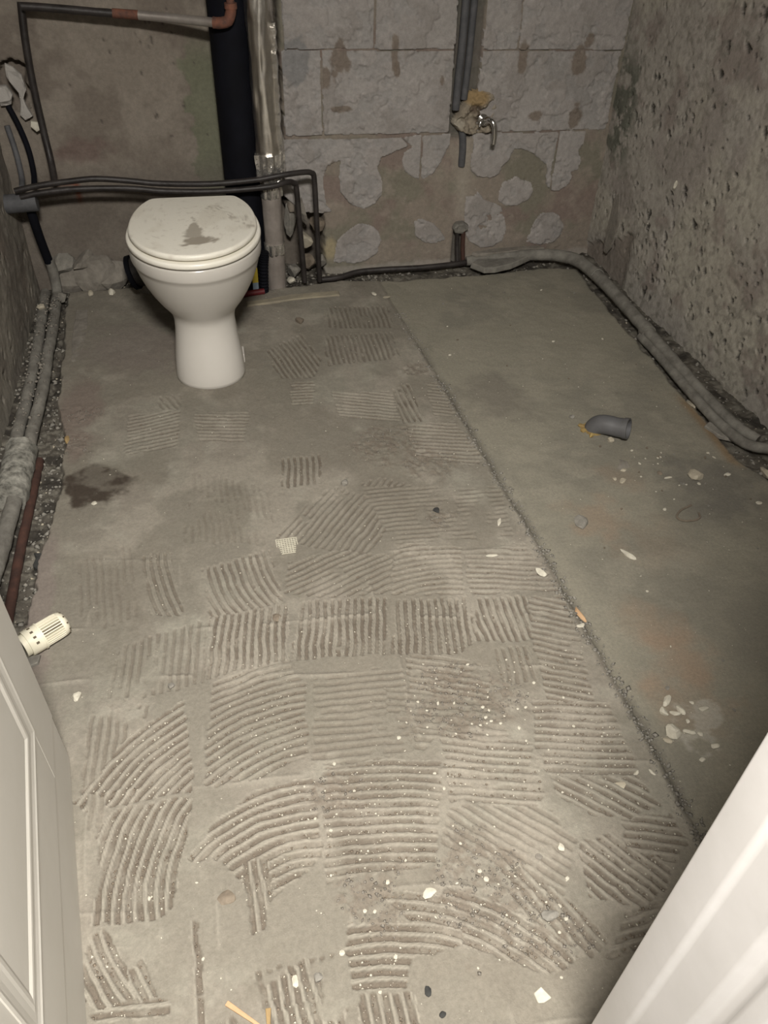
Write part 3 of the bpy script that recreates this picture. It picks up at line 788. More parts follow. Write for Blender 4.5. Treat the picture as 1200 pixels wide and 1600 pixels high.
jamb = [(0.347, 0.249), (0.347, 0.2125), (0.3515, 0.2085), (0.3515, 0.168), (0.360, 0.160), (0.360, 0.150), (0.356, 0.146), (0.356, 0.128), (0.362, 0.118), (0.43, 0.112), (0.44, 0.134), (0.376, 0.134), (0.376, 0.249)]
tag(extrude_profile('trim_1', jamb, -0.01, 2.03, M['frame_paint'], 0.0028), kind='structure')
jl = [(-0.272, 0.249), (-0.304, 0.249), (-0.304, 0.134), (-0.36, 0.134), (-0.35, 0.112), (-0.285, 0.118), (-0.278, 0.128), (-0.278, 0.2), (-0.272, 0.21)]
tag(extrude_profile('trim_2', jl, -0.01, 2.03, M['frame_paint'], 0.002), kind='structure')
tag(link('trim_3', box_mesh('trim_3', -0.30, 0.374, 0.115, 0.2485, 2.0, 2.03, bev=0.003), M['frame_paint']), kind='structure')

# door leaf swung open into the room, hinged at the left jamb
def door():
    r = empty('door_1', (-0.2703, 0.25, 0.0), math.atan2(0.642, -0.0657) )
    tag(r, kind='structure')
    L = 0.645
    def part(name, *a, bev=0.0, p=r):
        return link(name, box_mesh(name, *a, bev=bev), M['paint'], p)
    # local x runs from hinge to free edge, local -y is the face that looks at the camera side
    part('leaf', 0.0, L, 0.012, 0.040, 0.004, 1.98)
    part('stile', L - 0.124, L, 0.0, 0.012, 0.1385, 1.98, bev=0.002)
    part('stile', 0.0, 0.098, 0.0, 0.012, 0.1385, 1.98, bev=0.002)
    part('bottom_rail', 0.097, L - 0.123, 0.0, 0.012, 0.1385, 0.272, bev=0.002)
    part('middle_rail', 0.097, L - 0.123, 0.0, 0.012, 0.86, 1.0, bev=0.002)
    part('kick_strip', 0.0, L, 0.0016, 0.012, 0.004, 0.1385, bev=0.0012)
    z0, z1 = 0.272, 0.86
    x0, x1 = 0.098, L - 0.124
    part('panel', x0 + 0.01, x1 - 0.01, 0.0015, 0.014, z0 + 0.01, z1 - 0.01)
    # moulding: a low double bead mitred round the panel
    prof = [(-0.004, 0.001), (-0.003, -0.0016), (0.001, -0.0024), (0.006, -0.0012), (0.016, -0.0002), (0.026, -0.0004), (0.031, -0.0012), (0.037, -0.0008), (0.044, 0.0017)]
    corners = [(x0, z0, 1, 1), (x1, z0, -1, 1), (x1, z1, -1, -1), (x0, z1, 1, -1)]
    for k in range(4):
        bm = bmesh.new()
        A, B_ = corners[k], corners[(k + 1) % 4]
        va = [bm.verts.new((A[0] + A[2] * o_, h_, A[1] + A[3] * o_)) for o_, h_ in prof]
        vb = [bm.verts.new((B_[0] + B_[2] * o_, h_, B_[1] + B_[3] * o_)) for o_, h_ in prof]
        for q in range(len(prof) - 1):
            bm.faces.new((va[q], va[q + 1], vb[q + 1], vb[q]))
        link('panel_moulding', from_bm('panel_moulding', bm), M['paint'], r)
    return r
door()

# ------------------------------------------------------------------ toilet
def toilet():
    t = empty('toilet', (0.010, 2.22, 0.0), math.radians(-3.2))
    tag(t, 'dusty white floor-standing toilet with its lid closed', 'toilet')
    N = 96
    def egg(z, rx, yf, yb, cy=0.0, p=2.0, pb=2.3):
        """ring: half-width rx, front reaches y=-yf, back y=+yb about cy"""
        out = []
        for k in range(N):
            a = 2 * math.pi * k / N
            c, s = math.cos(a), math.sin(a)
            q = p if s < 0 else pb
            x = rx * math.copysign(abs(c) ** (2 / q), c)
            y = math.copysign(abs(s) ** (2 / q), s) * (yf if s < 0 else yb)
            out.append(Vector((x, cy + y, z)))
        return out
    z0 = -0.004
    spec = [(z0, .1005, .092, .25, -.075), (0.012, .1005, .092, .25, -.075), (0.03, .0995, .091, .25, -.073), (0.07, .096, .088, .245, -.066),
            (0.11, .0905, .083, .24, -.055), (0.145, .0865, .081, .235, -.045), (0.172, .0860, .083, .235, -.036), (0.190, .0905, .092, .235, -.030),
            (0.205, .1010, .108, .235, -.024), (0.225, .1185, .131, .24, -.016), (0.250, .1360, .154, .245, -.008), (0.280, .1525, .175, .25, -.003),
            (0.310, .1645, .191, .255, 0.0), (0.335, .1715, .201, .26, 0.0), (0.346, .1740, .2045, .26, 0.0), (0.350, .1775, .2085, .26, 0.0), (0.356, .1790, .2105, .26, 0.0),
            (0.380, .1795, .2110, .26, 0.0), (0.3865, .1770, .2090, .258, 0.0), (0.389, .170, .202, .252, 0.0)]
    me = loft('bowl', [egg(*s) for s in spec])
    link('pedestal_bowl', me, M['ceramic'], t)
    def dshape(off, z):
        """seat outline: round front, cut straight with rounded corners at the back"""
        out = []
        W, F, B = 0.1785 - off, 0.217 - off, 0.200 - off
        for k in range(N):
            a = 2 * math.pi * k / N
            c, s = math.cos(a), math.sin(a)
            if s < 0:
                x, y = W * c, F * s
            else:
                q = 2.55
                x = W * math.copysign(abs(c) ** (2 / q), c) * (1 - 0.06 * s)
                y = 0.235 * abs(s) ** (2 / q)
                y = min(y, B) if y < B - 0.01 else B - 0.01 + 0.01 * (1 - math.exp(-(y - B + 0.01) / 0.01))
            out.append(Vector((x, y, z)))
        return out
    def slab(name, off, za, zb, rnd, m, parent, top_rings=0):
        R = [dshape(off + rnd * 0.7, za), dshape(off + rnd * 0.15, za + rnd * 0.35), dshape(off, za + rnd)]
        for i in range(7):
            b = (i / 6) * math.pi / 2
            R.append(dshape(off + rnd * (1 - math.cos(b)), zb - rnd + rnd * math.sin(b)))
        base = R[-1]
        nr = top_rings or 1
        if top_rings:
            for i in range(1, nr):
                f = 1 - i / nr
                R.append([Vector((v.x * f, v.y * f, zb + 0.004 * (1 - f * f))) for v in base])
        return loft(name, R), R
    me, _ = slab('seat', -0.003, 0.3925, 0.4085, 0.006, M['seat'], t)
    seat = link('seat', me, M['seat'], t)
    me, R = slab('lid', 0.006, 0.4125, 0.4285, 0.0075, M['lid'], t, top_rings=60)
    V = np.array([v for r in R for v in r])
    x, y = V[:, 0], V[:, 1]
    C = np.ones((len(V), 3)) * np.array((0.76, 0.73, 0.645))
    nn = fbm(x, y, 0.03, 3); nf = fbm(x, y, 0.010, 5, 3); nb = fbm(x, y, 0.07, 1)
    C = mixc(C, (0.66, 0.62, 0.53), ss(nb, 0.52, 0.68) * 0.6)
    blob = 1 - ss(np.hypot((x - 0.014) / 0.062, (y + 0.128) / 0.036) + (nn - 0.5) * 0.9 + (nf - 0.5) * 0.5, 0.55, 0.85)
    stem = 1 - ss(np.hypot((x - 0.004) / (0.014 + 0.028 * np.clip(-y - 0.02, 0, 0.1) / 0.1), (y + 0.055) / 0.085) + (nn - 0.5) * 0.8 + (nf - 0.5) * 0.6, 0.50, 0.90)
    C = mixc(C, (0.30, 0.265, 0.215), np.maximum(blob * 0.95, stem * 0.8))
    u = (x - 0.105) * 0.72 - (y - 0.03) * 0.70; v = (x - 0.105) * 0.70 + (y - 0.03) * 0.72
    st = np.exp(-((v - 0.010 * np.sin(u * 60)) / 0.030) ** 2) * (np.abs(u) < 0.095) * ss(vn(u * 0.22, v + 0.004 * np.sin(u * 90), 0.0055, 2), 0.48, 0.72) * ss(nn, 0.34, 0.50)
    C = mixc(C, (0.36, 0.315, 0.255), st * 0.8)
    C = mixc(C, (0.45, 0.40, 0.33), ss(nf, 0.66, 0.78) * 0.35)
    setcol(me, C)
    link('lid', me, M['lid'], t)
    for s in (-1, 1):
        h = link('hinge', tube_mesh('hinge', [(s * 0.062, 0.218, 0.389), (s * 0.098, 0.218, 0.389)], 0.012, 16, 1), M['seat'], t)
        h.location.z = 0.006
    # outlet at the back turning towards the left wall
    link('outlet_pipe', tube_mesh('outlet', [(0.0, 0.20, 0.19), (-0.02, 0.30, 0.17), (-0.09, 0.385, 0.14), (-0.17, 0.405, 0.12), (-0.235, 0.412, 0.105)], 0.047, 24, 5), M['dark_pipe'], t)
    link('outlet_collar', tube_mesh('collar', [(-0.228, 0.4115, 0.107), (-0.242, 0.4125, 0.103)], 0.056, 24, 1), M['black'], t)
    for (a, b, c, d) in ((0.104, -0.10, 0.02, 0.05),):
        link('floor_bracket', box_mesh('floor_bracket', 0.090, 0.103, -0.030, 0.02, 0.0, 0.030, bev=0.003), M['ceramic'], t)
    return t
toilet()

# ------------------------------------------------------------------ upright pipes
def pipe(name, label, pts, r, m, segs=18, sub=4, rough=0.0, cat='pipe', group=None, **kw):
    o = link(name, tube_mesh(name, pts, r, segs, sub, rough, **kw), M[m] if isinstance(m, str) else m)
    return tag(o, label, cat, group)

pipe('soil_pipe', 'wide black upright pipe behind the toilet', [(0.192, 2.737, -0.02), (0.192, 2.737, 1.2), (0.192, 2.737, 2.38)], 0.0605, 'black', 28, 1)
sv = empty('foil_wrapped_pipe', (0.274, 2.676, -0.015))
tag(sv, 'silver foil-wrapped upright pipe right of the wide black pipe', 'pipe')
def crinkle(name, z0, z1, r, m, seed, amp):
    rg = random.Random(seed)
    n = max(6, int((z1 - z0) / 0.008)); sg = 36
    V = []; F = []
    for i in range(n + 1):
        z = z0 + (z1 - z0) * i / n
        for k in range(sg):
            a = 2 * math.pi * k / sg
            rr = r * (1 + amp * (float(vn(np.array(a * 0.9), np.array(z), 0.05, seed)) - 0.5) + amp * 0.7 * (float(vn(np.array(a * 0.25), np.array(z * 0.25), 0.035, seed + 3)) - 0.5))
            V.append((rr * math.cos(a), rr * math.sin(a), z))
    for i in range(n):
        for k in range(sg):
            k2 = (k + 1) % sg
            F.append((i * sg + k, i * sg + k2, (i + 1) * sg + k2, (i + 1) * sg + k))
    F.append(tuple(reversed(range(sg)))); F.append(tuple(n * sg + k for k in range(sg)))
    return link(name, pydata(name, V, F, smooth=False if amp > 0.2 else True), M[m], sv)
crinkle('foil_sleeve', 0.40, 1.10, 0.0385, 'foil', 2, 0.16)
crinkle('torn_foil_end', 0.385, 0.47, 0.0445, 'foil_tape', 4, 0.45)
crinkle('lower_sleeve', 0.0, 0.40, 0.0315, 'dust_foil', 5, 0.08)
crinkle('foil_tape_band', 0.332, 0.368, 0.034, 'foil_tape', 6, 0.3)
crinkle('foil_tape_band', 0.140, 0.176, 0.0355, 'foil_tape', 7, 0.3)
crinkle('upper_sleeve', 1.10, 2.38, 0.037, 'foil', 8, 0.06)
# torn foil seam hanging open along the right side
bm = bmesh.new()
rg = random.Random(5)
prev = None
for i in range(34):
    z = 0.40 + i * 0.013
    w = 0.012 + 0.004 * rg.random() + (0.006 if i < 10 else 0)
    a = bm.verts.new((0.030, -0.022, z)); b = bm.verts.new((0.030 + w * 0.6, -0.030 - 0.006 * rg.random(), z + 0.004 * rg.random())); c = bm.verts.new((0.030 + w, -0.016 + 0.010 * rg.random(), z))
    a2 = bm.verts.new((0.030, -0.020, z)); c2 = bm.verts.new((0.030 + w, -0.013, z))
    cur = (a, b, c, c2, a2)
    if prev:
        for k in range(5):
            k2 = (k + 1) % 5
            bm.faces.new((prev[k], prev[k2], cur[k2], cur[k]))
    prev = cur
link('torn_foil_seam', from_bm('torn_foil_seam', bm), M['foil_tape'], sv)

# dark steel heating pipes across the back
hp1 = [(-0.500, 2.66, 0.384), (-0.429, 2.66, 0.396), (-0.335, 2.66, 0.404), (-0.259, 2.66, 0.407), (-0.166, 2.66, 0.396), (-0.072, 2.66, 0.382), (0.085, 2.635, 0.381), (0.225, 2.622, 0.390), (0.307, 2.622, 0.400), (0.378, 2.640, 0.399), (0.406, 2.652, 0.391), (0.415, 2.656, 0.372), (0.419, 2.66, 0.26), (0.424, 2.665, 0.035), (0.427, 2.672, 0.012)]
hp2 = [(-0.490, 2.665, 0.362), (-0.431, 2.665, 0.372), (-0.320, 2.665, 0.378), (-0.170, 2.665, 0.371), (-0.055, 2.655, 0.359), (0.104, 2.635, 0.357), (0.264, 2.622, 0.366), (0.322, 2.640, 0.371), (0.347, 2.655, 0.362), (0.357, 2.665, 0.340), (0.362, 2.665, 0.221), (0.372, 2.668, 0.010)]
pipe('heating_pipe', 'upper dark steel pipe crossing behind the toilet and dropping in the outer bend', hp1, 0.0088, 'dark_pipe', 14, 5)
pipe('heating_pipe', 'lower dark steel pipe crossing behind the toilet and dropping in the inner bend', hp2, 0.0088, 'dark_pipe', 14, 5)
# water pipe at the top left
wp = empty('water_pipe', (0, 0, 0))
tag(wp, 'horizontal pipe at top left, half rusty and half bare metal', 'pipe')
wp.location = (-0.369, 2.745, 0.849)
def rel(pts, b=(-0.369, 2.745, 0.849)):
    return [(p[0] - b[0], p[1] - b[1], p[2] - b[2]) for p in pts]
link('rusty_length', tube_mesh('rusty_length', rel([(-0.369, 2.745, 0.849), (-0.291, 2.742, 0.844), (-0.174, 2.735, 0.834), (-0.055, 2.725, 0.826)]), 0.0108, 14, 4, 0.08), M['dark_pipe'], wp)
link('rusty_sleeve', tube_mesh('rusty_sleeve', rel([(-0.13, 2.732, 0.8315), (-0.055, 2.7255, 0.826)]), 0.0125, 14, 3, 0.12), M['rust'], wp)
link('metal_length', tube_mesh('metal_length', rel([(-0.060, 2.725, 0.8265), (0.04, 2.70, 0.821), (0.150, 2.655, 0.817)]), 0.0125, 16, 3), M['steel'], wp)
link('rusty_elbow', tube_mesh('rusty_elbow', rel([(0.142, 2.658, 0.817), (0.165, 2.651, 0.817), (0.184, 2.647, 0.824), (0.193, 2.646, 0.845), (0.194, 2.646, 0.862)]), 0.0150, 16, 4, 0.05), M['rust'], wp)
link('rusty_riser', tube_mesh('rusty_riser', rel([(0.194, 2.646, 0.86), (0.194, 2.646, 1.3), (0.194, 2.646, 2.3)]), 0.0110, 14, 1), M['rust'], wp)
link('elbow_collar', tube_mesh('elbow_collar', rel([(0.194, 2.646, 0.852), (0.194, 2.646, 0.866)]), 0.0175, 16, 1), M['rust'], wp)
pipe('riser_pipe', 'thin dark upright pipe in the far left corner', [(-0.372, 2.775, 0.853), (-0.383, 2.772, 0.768), (-0.391, 2.770, 0.653), (-0.392, 2.765, 0.521), (-0.389, 2.745, 0.446), (-0.385, 2.70, 0.404), (-0.384, 2.672, 0.396)], 0.0105, 'dark_pipe', 14, 4)
pipe('cavity_pipe', 'curved dark pipe coming down from the hole beside the corner riser', [(-0.480, 2.80, 0.585), (-0.461, 2.785, 0.527), (-0.450, 2.775, 0.462), (-0.445, 2.73, 0.410), (-0.444, 2.68, 0.392)], 0.0085, 'black', 12, 4)
pipe('cavity_pipe', 'short dark pipe against the left wall above the horizontal pipes', [(-0.498, 2.80, 0.53), (-0.490, 2.785, 0.46), (-0.484, 2.74, 0.40), (-0.482, 2.69, 0.385)], 0.0085, 'conduit', 12, 4)
pipe('pipe_stub', 'grey pipe stub sticking out of the left wall under the horizontal pipes', [(-0.560, 2.68, 0.338), (-0.500, 2.68, 0.340), (-0.448, 2.68, 0.341)], 0.028, 'conduit', 20, 1)
pipe('corner_downpipe', 'black pipe dropping down the far left corner', [(-0.478, 2.70, 0.33), (-0.476, 2.72, 0.22), (-0.470, 2.74, 0.12)], 0.0145, 'black', 14, 4)
pipe('corner_downpipe', 'dusty grey pipe end rising from the rubble in the far left corner', [(-0.468, 2.742, 0.13), (-0.466, 2.75, 0.06), (-0.468, 2.73, 0.012), (-0.469, 2.68, 0.008)], 0.0165, 'grey_pipe', 14, 4, 0.1)
# broken plaster and foil in the wall hole
def scrap(name, label, cat, poly, y, th, m, seed):
    o = slab_piece(name, poly, y, th, M[m], None, seed, th * 0.35, 0.012)
    return tag(o, label, cat)
scrap('plaster_scrap', 'pale broken plaster hanging from the hole in the far left corner', 'plaster', [(-0.458, 0.70), (-0.438, 0.690), (-0.419, 0.668), (-0.416, 0.628), (-0.430, 0.604), (-0.424, 0.575), (-0.416, 0.556), (-0.440, 0.545), (-0.452, 0.560), (-0.443, 0.590), (-0.440, 0.620), (-0.452, 0.640), (-0.462, 0.665)], 2.800, 0.012, 'plaster', 3)
scrap('plaster_scrap', 'small square white scrap dangling beside the thin corner riser', 'plaster', [(-0.424, 0.545), (-0.404, 0.541), (-0.402, 0.520), (-0.414, 0.514), (-0.428, 0.530)], 2.785, 0.010, 'white_chip', 4)
scrap('plaster_scrap', 'grey plaster lump at the left edge of the wall hole', 'plaster', [(-0.50, 0.64), (-0.47, 0.640), (-0.458, 0.615), (-0.468, 0.590), (-0.50, 0.585)], 2.810, 0.02, 'plaster', 9)

# conduits in the wall chase, tap
pipe('conduit', 'left grey conduit in the wall chase above the tap', [(0.914, 2.765, 0.530), (0.916, 2.768, 0.62), (0.920, 2.768, 0.74), (0.922, 2.768, 0.98)], 0.0125, 'conduit', 14, 4)
pipe('conduit', 'right grey conduit in the wall chase above the tap', [(0.942, 2.772, 0.56), (0.946, 2.770, 0.66), (0.948, 2.770, 0.76), (0.950, 2.770, 0.98)], 0.0115, 'conduit', 14, 4)
pipe('conduit', 'short grey conduit in the chase below the tap', [(0.944, 2.768, 0.470), (0.951, 2.768, 0.41), (0.953, 2.772, 0.345)], 0.0125, 'conduit', 14, 3)
pipe('conduit', 'dark red pipe low in the wall chase, nearest the right corner', [(0.979, 2.762, 0.118), (0.981, 2.758, 0.06), (0.984, 2.745, -0.005)], 0.0085, 'dark_rust', 12, 3)
pipe('conduit', 'black pipe low in the wall chase, left of the dark red one', [(0.957, 2.764, 0.118), (0.960, 2.760, 0.06), (0.964, 2.748, -0.005)], 0.0085, 'dark_pipe', 12, 3)
scrap('pipe_clamp', 'grey plaster-caked clamp holding the two pipes low on the back wall', 'clamp', [(0.936, 0.128), (0.950, 0.148), (0.975, 0.150), (0.994, 0.138), (0.996, 0.118), (0.975, 0.106), (0.945, 0.112)], 2.772, 0.024, 'grey_pipe', 8)
def tap_foam():
    """lumpy foam and filler squeezed out round the tap"""
    poly = [(0.918, 0.505), (0.940, 0.535), (0.955, 0.578), (1.000, 0.588), (1.040, 0.575), (1.076, 0.540), (1.062, 0.490), (1.035, 0.462), (1.000, 0.450), (0.960, 0.455), (0.930, 0.470), (0.905, 0.488)]
    U, V = np.meshgrid(np.arange(0.890, 1.095, 0.0026), np.arange(0.435, 0.605, 0.0026))
    m = inpoly(U + (fbm(U, V, 0.03, 2) - 0.5) * 0.02, V + (fbm(U, V, 0.03, 5) - 0.5) * 0.02, poly).astype(float)
    for _ in range(8):
        q = np.pad(m, 1, mode='edge')
        m = (q[:-2, 1:-1] + q[2:, 1:-1] + q[1:-1, :-2] + q[1:-1, 2:] + 2 * q[1:-1, 1:-1]) / 6
    f = fbm(U, V, 0.045, 3, 4)
    hole = 1 - ss(np.hypot((U - 1.010) / 0.034, (V - 0.505) / 0.036) + (f - 0.5) * 0.7, 0.6, 1.0)
    h = ss(m, 0.15, 0.75) * (0.006 + 0.030 * ss(f, 0.30, 0.75)) - hole * 0.010
    Yp = 2.776 - h + (1 - ss(m, 0.02, 0.2)) * 0.02
    C = np.ones(U.shape + (3,)) * np.array((0.250, 0.215, 0.165))
    C = mixc(C, (0.270, 0.190, 0.095), (1 - ss(np.hypot((U - 0.985) / 0.055, (V - 0.562) / 0.032) + (f - 0.5) * 0.8, 0.5, 1.0)) * 0.95)
    C = mixc(C, (0.270, 0.240, 0.205), ss(U, 1.030, 1.060) * 0.8)
    C = mixc(C, (0.330, 0.300, 0.245), (1 - ss(np.hypot((U - 0.925) / 0.03, (V - 0.488) / 0.025) + (f - 0.5), 0.4, 1.0)) * 0.9)
    C = mixc(C, (0.115, 0.085, 0.062), np.maximum(hole, 1 - ss(np.hypot((U - 0.985) / 0.04, (V - 0.530) / 0.018) + (f - 0.5), 0.4, 1.0)) * 0.85)
    me = grid_mesh('expanding_foam', np.stack([U, Yp, V], -1), C, flip=True)
    bm = bmesh.new(); bm.from_mesh(me)
    kf = (m > 0.06).reshape(-1)
    bmesh.ops.delete(bm, geom=[v for v in bm.verts if not kf[v.index]], context='VERTS')
    bm.to_mesh(me); bm.free()
    tag(link('expanding_foam', me, M['wall']), 'yellowed lumpy foam and plaster filling around the wall tap', 'foam')
tap_foam()
tap = empty('wall_tap', (1.010, 2.762, 0.497))
tag(tap, 'small chrome tap with a curved spout on the back wall', 'tap')
link('tap_body', tube_mesh('tap_body', [(0, 0.012, 0), (0.0, -0.018, 0.0), (0.0, -0.030, 0.0)], 0.0125, 18, 1), M['chrome'], tap)
link('wall_rose', tube_mesh('wall_rose', [(0, 0.004, 0), (0, -0.006, 0)], 0.019, 20, 1), M['chrome'], tap)
link('spout', tube_mesh('spout', [(0.0, -0.020, 0.0), (0.006, -0.040, 0.010), (0.016, -0.056, 0.008), (0.023, -0.064, -0.010), (0.025, -0.066, -0.036), (0.024, -0.066, -0.060)], 0.0070, 16, 5, hollow=0.0016, rfun=lambda t: 0.0112 - 0.0032 * t), M['chrome'], tap)
link('handle', tube_mesh('handle', [(-0.006, -0.024, 0.006), (-0.016, -0.032, 0.004), (-0.020, -0.036, -0.012)], 0.0042, 12, 4), M['chrome'], tap)

# ------------------------------------------------------------------ pipes along the floor
def seg(name, label, pts, r, m, rough=0.12, **kw):
    return pipe(name, label, pts, r, m, 16, 6, rough, **kw)
seg('floor_pipe', 'right-hand one of the two dusty pipes along the left wall', [(-0.469, 2.66, 0.006), (-0.468, 2.455, 0.008), (-0.472, 2.34, 0.010), (-0.472, 2.19, 0.008), (-0.477, 2.05, 0.008), (-0.484, 1.922, 0.010), (-0.487, 1.84, 0.010)], 0.0168, 'grey_pipe')
seg('floor_pipe', 'left-hand one of the two dusty pipes along the left wall', [(-0.507, 2.74, 0.012), (-0.505, 2.516, 0.012), (-0.505, 2.347, 0.012), (-0.508, 2.197, 0.010), (-0.513, 2.057, 0.010), (-0.520, 1.928, 0.012), (-0.522, 1.84, 0.012)], 0.0165, 'grey_pipe')
seg('lagged_pipe', 'thick mottled lagging over the pipes by the left wall', [(-0.503, 1.848, 0.012), (-0.505, 1.74, 0.014), (-0.512, 1.64, 0.016)], 0.0400, 'lag', 0.16)
seg('floor_pipe', 'bare dusty pipe below the mottled lagging, next to the open door', [(-0.500, 1.66, 0.010), (-0.508, 1.55, 0.012), (-0.514, 1.462, 0.012), (-0.525, 1.32, 0.012), (-0.53, 1.0, 0.010)], 0.0190, 'grey_pipe')
pipe('floor_pipe', 'rust-brown iron strip along the foot of the left-hand pipes', [(-0.462, 1.82, -0.010), (-0.470, 1.65, -0.010), (-0.480, 1.45, -0.010), (-0.486, 1.2, -0.010)], 0.0115, 'dark_rust', 10, 3, 0.1)
seg('floor_pipe', 'thick dusty pipe bending round the right corner and along the right wall', [(0.985, 2.715, 0.018), (1.043, 2.712, 0.022), (1.146, 2.705, 0.026), (1.275, 2.693, 0.030), (1.356, 2.660, 0.030), (1.396, 2.606, 0.028), (1.412, 2.496, 0.026), (1.416, 2.344, 0.024), (1.412, 2.147, 0.022), (1.408, 2.053, 0.022), (1.404, 1.876, 0.022), (1.402, 1.70, 0.020), (1.412, 1.56, 0.018), (1.44, 1.50, 0.012)], 0.0205, 'grey_pipe', rfun=lambda t: 0.0165 + 0.006 * max(0.0, math.sin(min(t * 1.25, 1.0) * math.pi)))
seg('floor_pipe', 'thinner dusty pipe in the right trench, curving out of the picture', [(1.392, 2.10, 0.004), (1.390, 1.98, 0.008), (1.380, 1.77, 0.010), (1.377, 1.62, 0.012), (1.388, 1.525, 0.012), (1.408, 1.484, 0.012), (1.445, 1.462, 0.012), (1.515, 1.441, 0.012)], 0.0148, 'grey_pipe')
pipe('floor_pipe', 'thin dark pipe running along the foot of the block wall', [(0.427, 2.676, 0.010), (0.496, 2.682, 0.010), (0.572, 2.705, 0.014), (0.666, 2.708, 0.014), (0.804, 2.700, 0.014), (0.930, 2.705, 0.014), (0.99, 2.715, 0.014)], 0.0100, 'dark_pipe', 12, 4, 0.05)
pipe('pipe_tie', 'wire tie round the thick pipe near the right corner', [(1.388, 2.497, 0.030), (1.400, 2.497, 0.048), (1.418, 2.496, 0.050), (1.434, 2.496, 0.036), (1.436, 2.494, 0.018)], 0.0030, 'grey_pipe', 8, 4, cat='wire')
seg('pipe_joint', 'pipe coupling halfway along the right wall', [(1.409, 2.112, 0.022), (1.408, 2.085, 0.022)], 0.0245, 'grey_pipe', 0.05)
scrap_m = M['mortar_lump']
def slab_on_floor(name, label, cat, poly, z, th, m, seed, tilt=0.0):
    """flat broken piece lying on the ground, outline in (x, y)"""
    rg = random.Random(seed)
    cx = sum(p[0] for p in poly) / len(poly); cy = sum(p[1] for p in poly) / len(poly)
    bm = bmesh.new()
    vs = [bm.verts.new((p[0] - cx, p[1] - cy, 0)) for p in poly]
    f = bm.faces.new(vs)
    r = bmesh.ops.extrude_face_region(bm, geom=[f])
    for g in r['geom']:
        if isinstance(g, bmesh.types.BMVert):
            g.co.z += th * rg.uniform(0.8, 1.15); g.co.x *= 0.96; g.co.y *= 0.96
    bmesh.ops.bevel(bm, geom=bm.edges[:], offset=min(th * 0.2, 0.003), segments=1, affect='EDGES')
    o = link(name, from_bm(name, bm), M[m])
    o.location = (cx, cy, z); o.rotation_euler = (tilt, tilt * 0.3, 0)
    return tag(o, label, cat)
slab_on_floor('broken_slab', 'flat broken slab of mortar lying over the back pipe left of the corner', 'slab', [(0.985, 2.672), (1.020, 2.612), (1.060, 2.606), (1.130, 2.625), (1.175, 2.652), (1.235, 2.690), (1.20, 2.715), (1.10, 2.712), (1.02, 2.700)], 0.012, 0.020, 'grey_pipe', 5, -0.05)
slab_on_floor('broken_slab', 'long thin broken strip resting on the pipe at the foot of the back wall', 'slab', [(1.00, 2.722), (1.02, 2.700), (1.20, 2.708), (1.30, 2.718), (1.28, 2.745), (1.1, 2.742)], 0.036, 0.012, 'mortar_lump', 6)
slab_on_floor('mortar_batten', 'pale mortar-covered strip across the floor right of the toilet', 'strip', [(0.150, 2.565), (0.225, 2.572), (0.31, 2.588), (0.400, 2.590), (0.482, 2.588), (0.480, 2.556), (0.400, 2.556), (0.31, 2.552), (0.22, 2.540), (0.150, 2.535)], 0.0, 0.009, 'batten', 7)
slab_on_floor('screed_strip', 'raised strip of smooth mortar on the floor left of the toilet', 'strip', [(-0.403, 2.62), (-0.366, 2.614), (-0.362, 2.50), (-0.372, 2.36), (-0.384, 2.27), (-0.404, 2.28), (-0.408, 2.44)], -0.001, 0.0055, 'mortar_lump', 8)
scrap('plaster_flake', 'loose flake of plaster leaning on the right wall by the corner', 'plaster', [(0, 0), (0.02, 0.0), (0.03, 0.08), (0.02, 0.2), (0.0, 0.22), (-0.03, 0.12), (-0.02, 0.03)], 0, 0.008, 'mortar_lump', 12)
fl_ = bpy.data.objects['plaster_flake']
fl_.rotation_euler = (0, 0, math.radians(96)); fl_.location = (1.487, 2.60, 0.06)

# ------------------------------------------------------------------ rubble behind the pipes and in the corners
def stone(name, label, cat, x, y, sx, sy, sz, m, seed, rz=0.0, group=None, z=None, sub=2):
    bm = bmesh.new()
    stone_bm(bm, (0, 0, 0), (sx, sy, sz), seed, rz, sub)
    o = link(name, from_bm(name, bm), M[m])
    o.location = (x, y, (fz(x, y) if z is None else z) + sz * 0.55)
    return tag(o, label, cat, group)
for k, (x, y, z, a, b, c, m, lab) in enumerate((
    (-0.405, 2.800, 0.00, 0.075, 0.045, 0.050, 'mortar_lump', 'large pale lump of mortar in the far left corner rubble'),
    (-0.335, 2.795, 0.00, 0.070, 0.042, 0.062, 'mortar_lump', 'tall mortar lump in the rubble left of the toilet outlet'),
    (-0.275, 2.795, 0.00, 0.055, 0.038, 0.048, 'mortar_lump', 'mortar lump next to the toilet outlet'),
    (-0.435, 2.805, 0.050, 0.050, 0.030, 0.048, 'grey_stone', 'upper grey lump of the corner rubble beside the pipes'),
    (-0.365, 2.812, 0.060, 0.062, 0.028, 0.040, 'mortar_lump', 'topmost mortar lump of the corner rubble'),
    (-0.36, 2.72, 0.0, 0.014, 0.010, 0.010, 'beige', 'small pale stone in front of the corner rubble'),
    (-0.29, 2.715, 0.0, 0.014, 0.011, 0.012, 'white_chip', 'small whitish stone in front of the toilet outlet collar'),
    (-0.45, 2.68, 0.012, 0.022, 0.016, 0.014, 'grey_stone', 'grey chunk lying across the left wall pipes at the corner'),
    (-0.505, 2.60, 0.022, 0.015, 0.018, 0.012, 'beige', 'pale chunk wedged between left wall and pipes'),
    (-0.18, 2.71, 0.0, 0.030, 0.020, 0.014, 'grey_stone', 'flat grey stone on the floor behind the toilet'))):
    stone('rubble_stone', lab, 'stone', x, y, a, b, c, m, 300 + k, 0.3 * k, z=z)
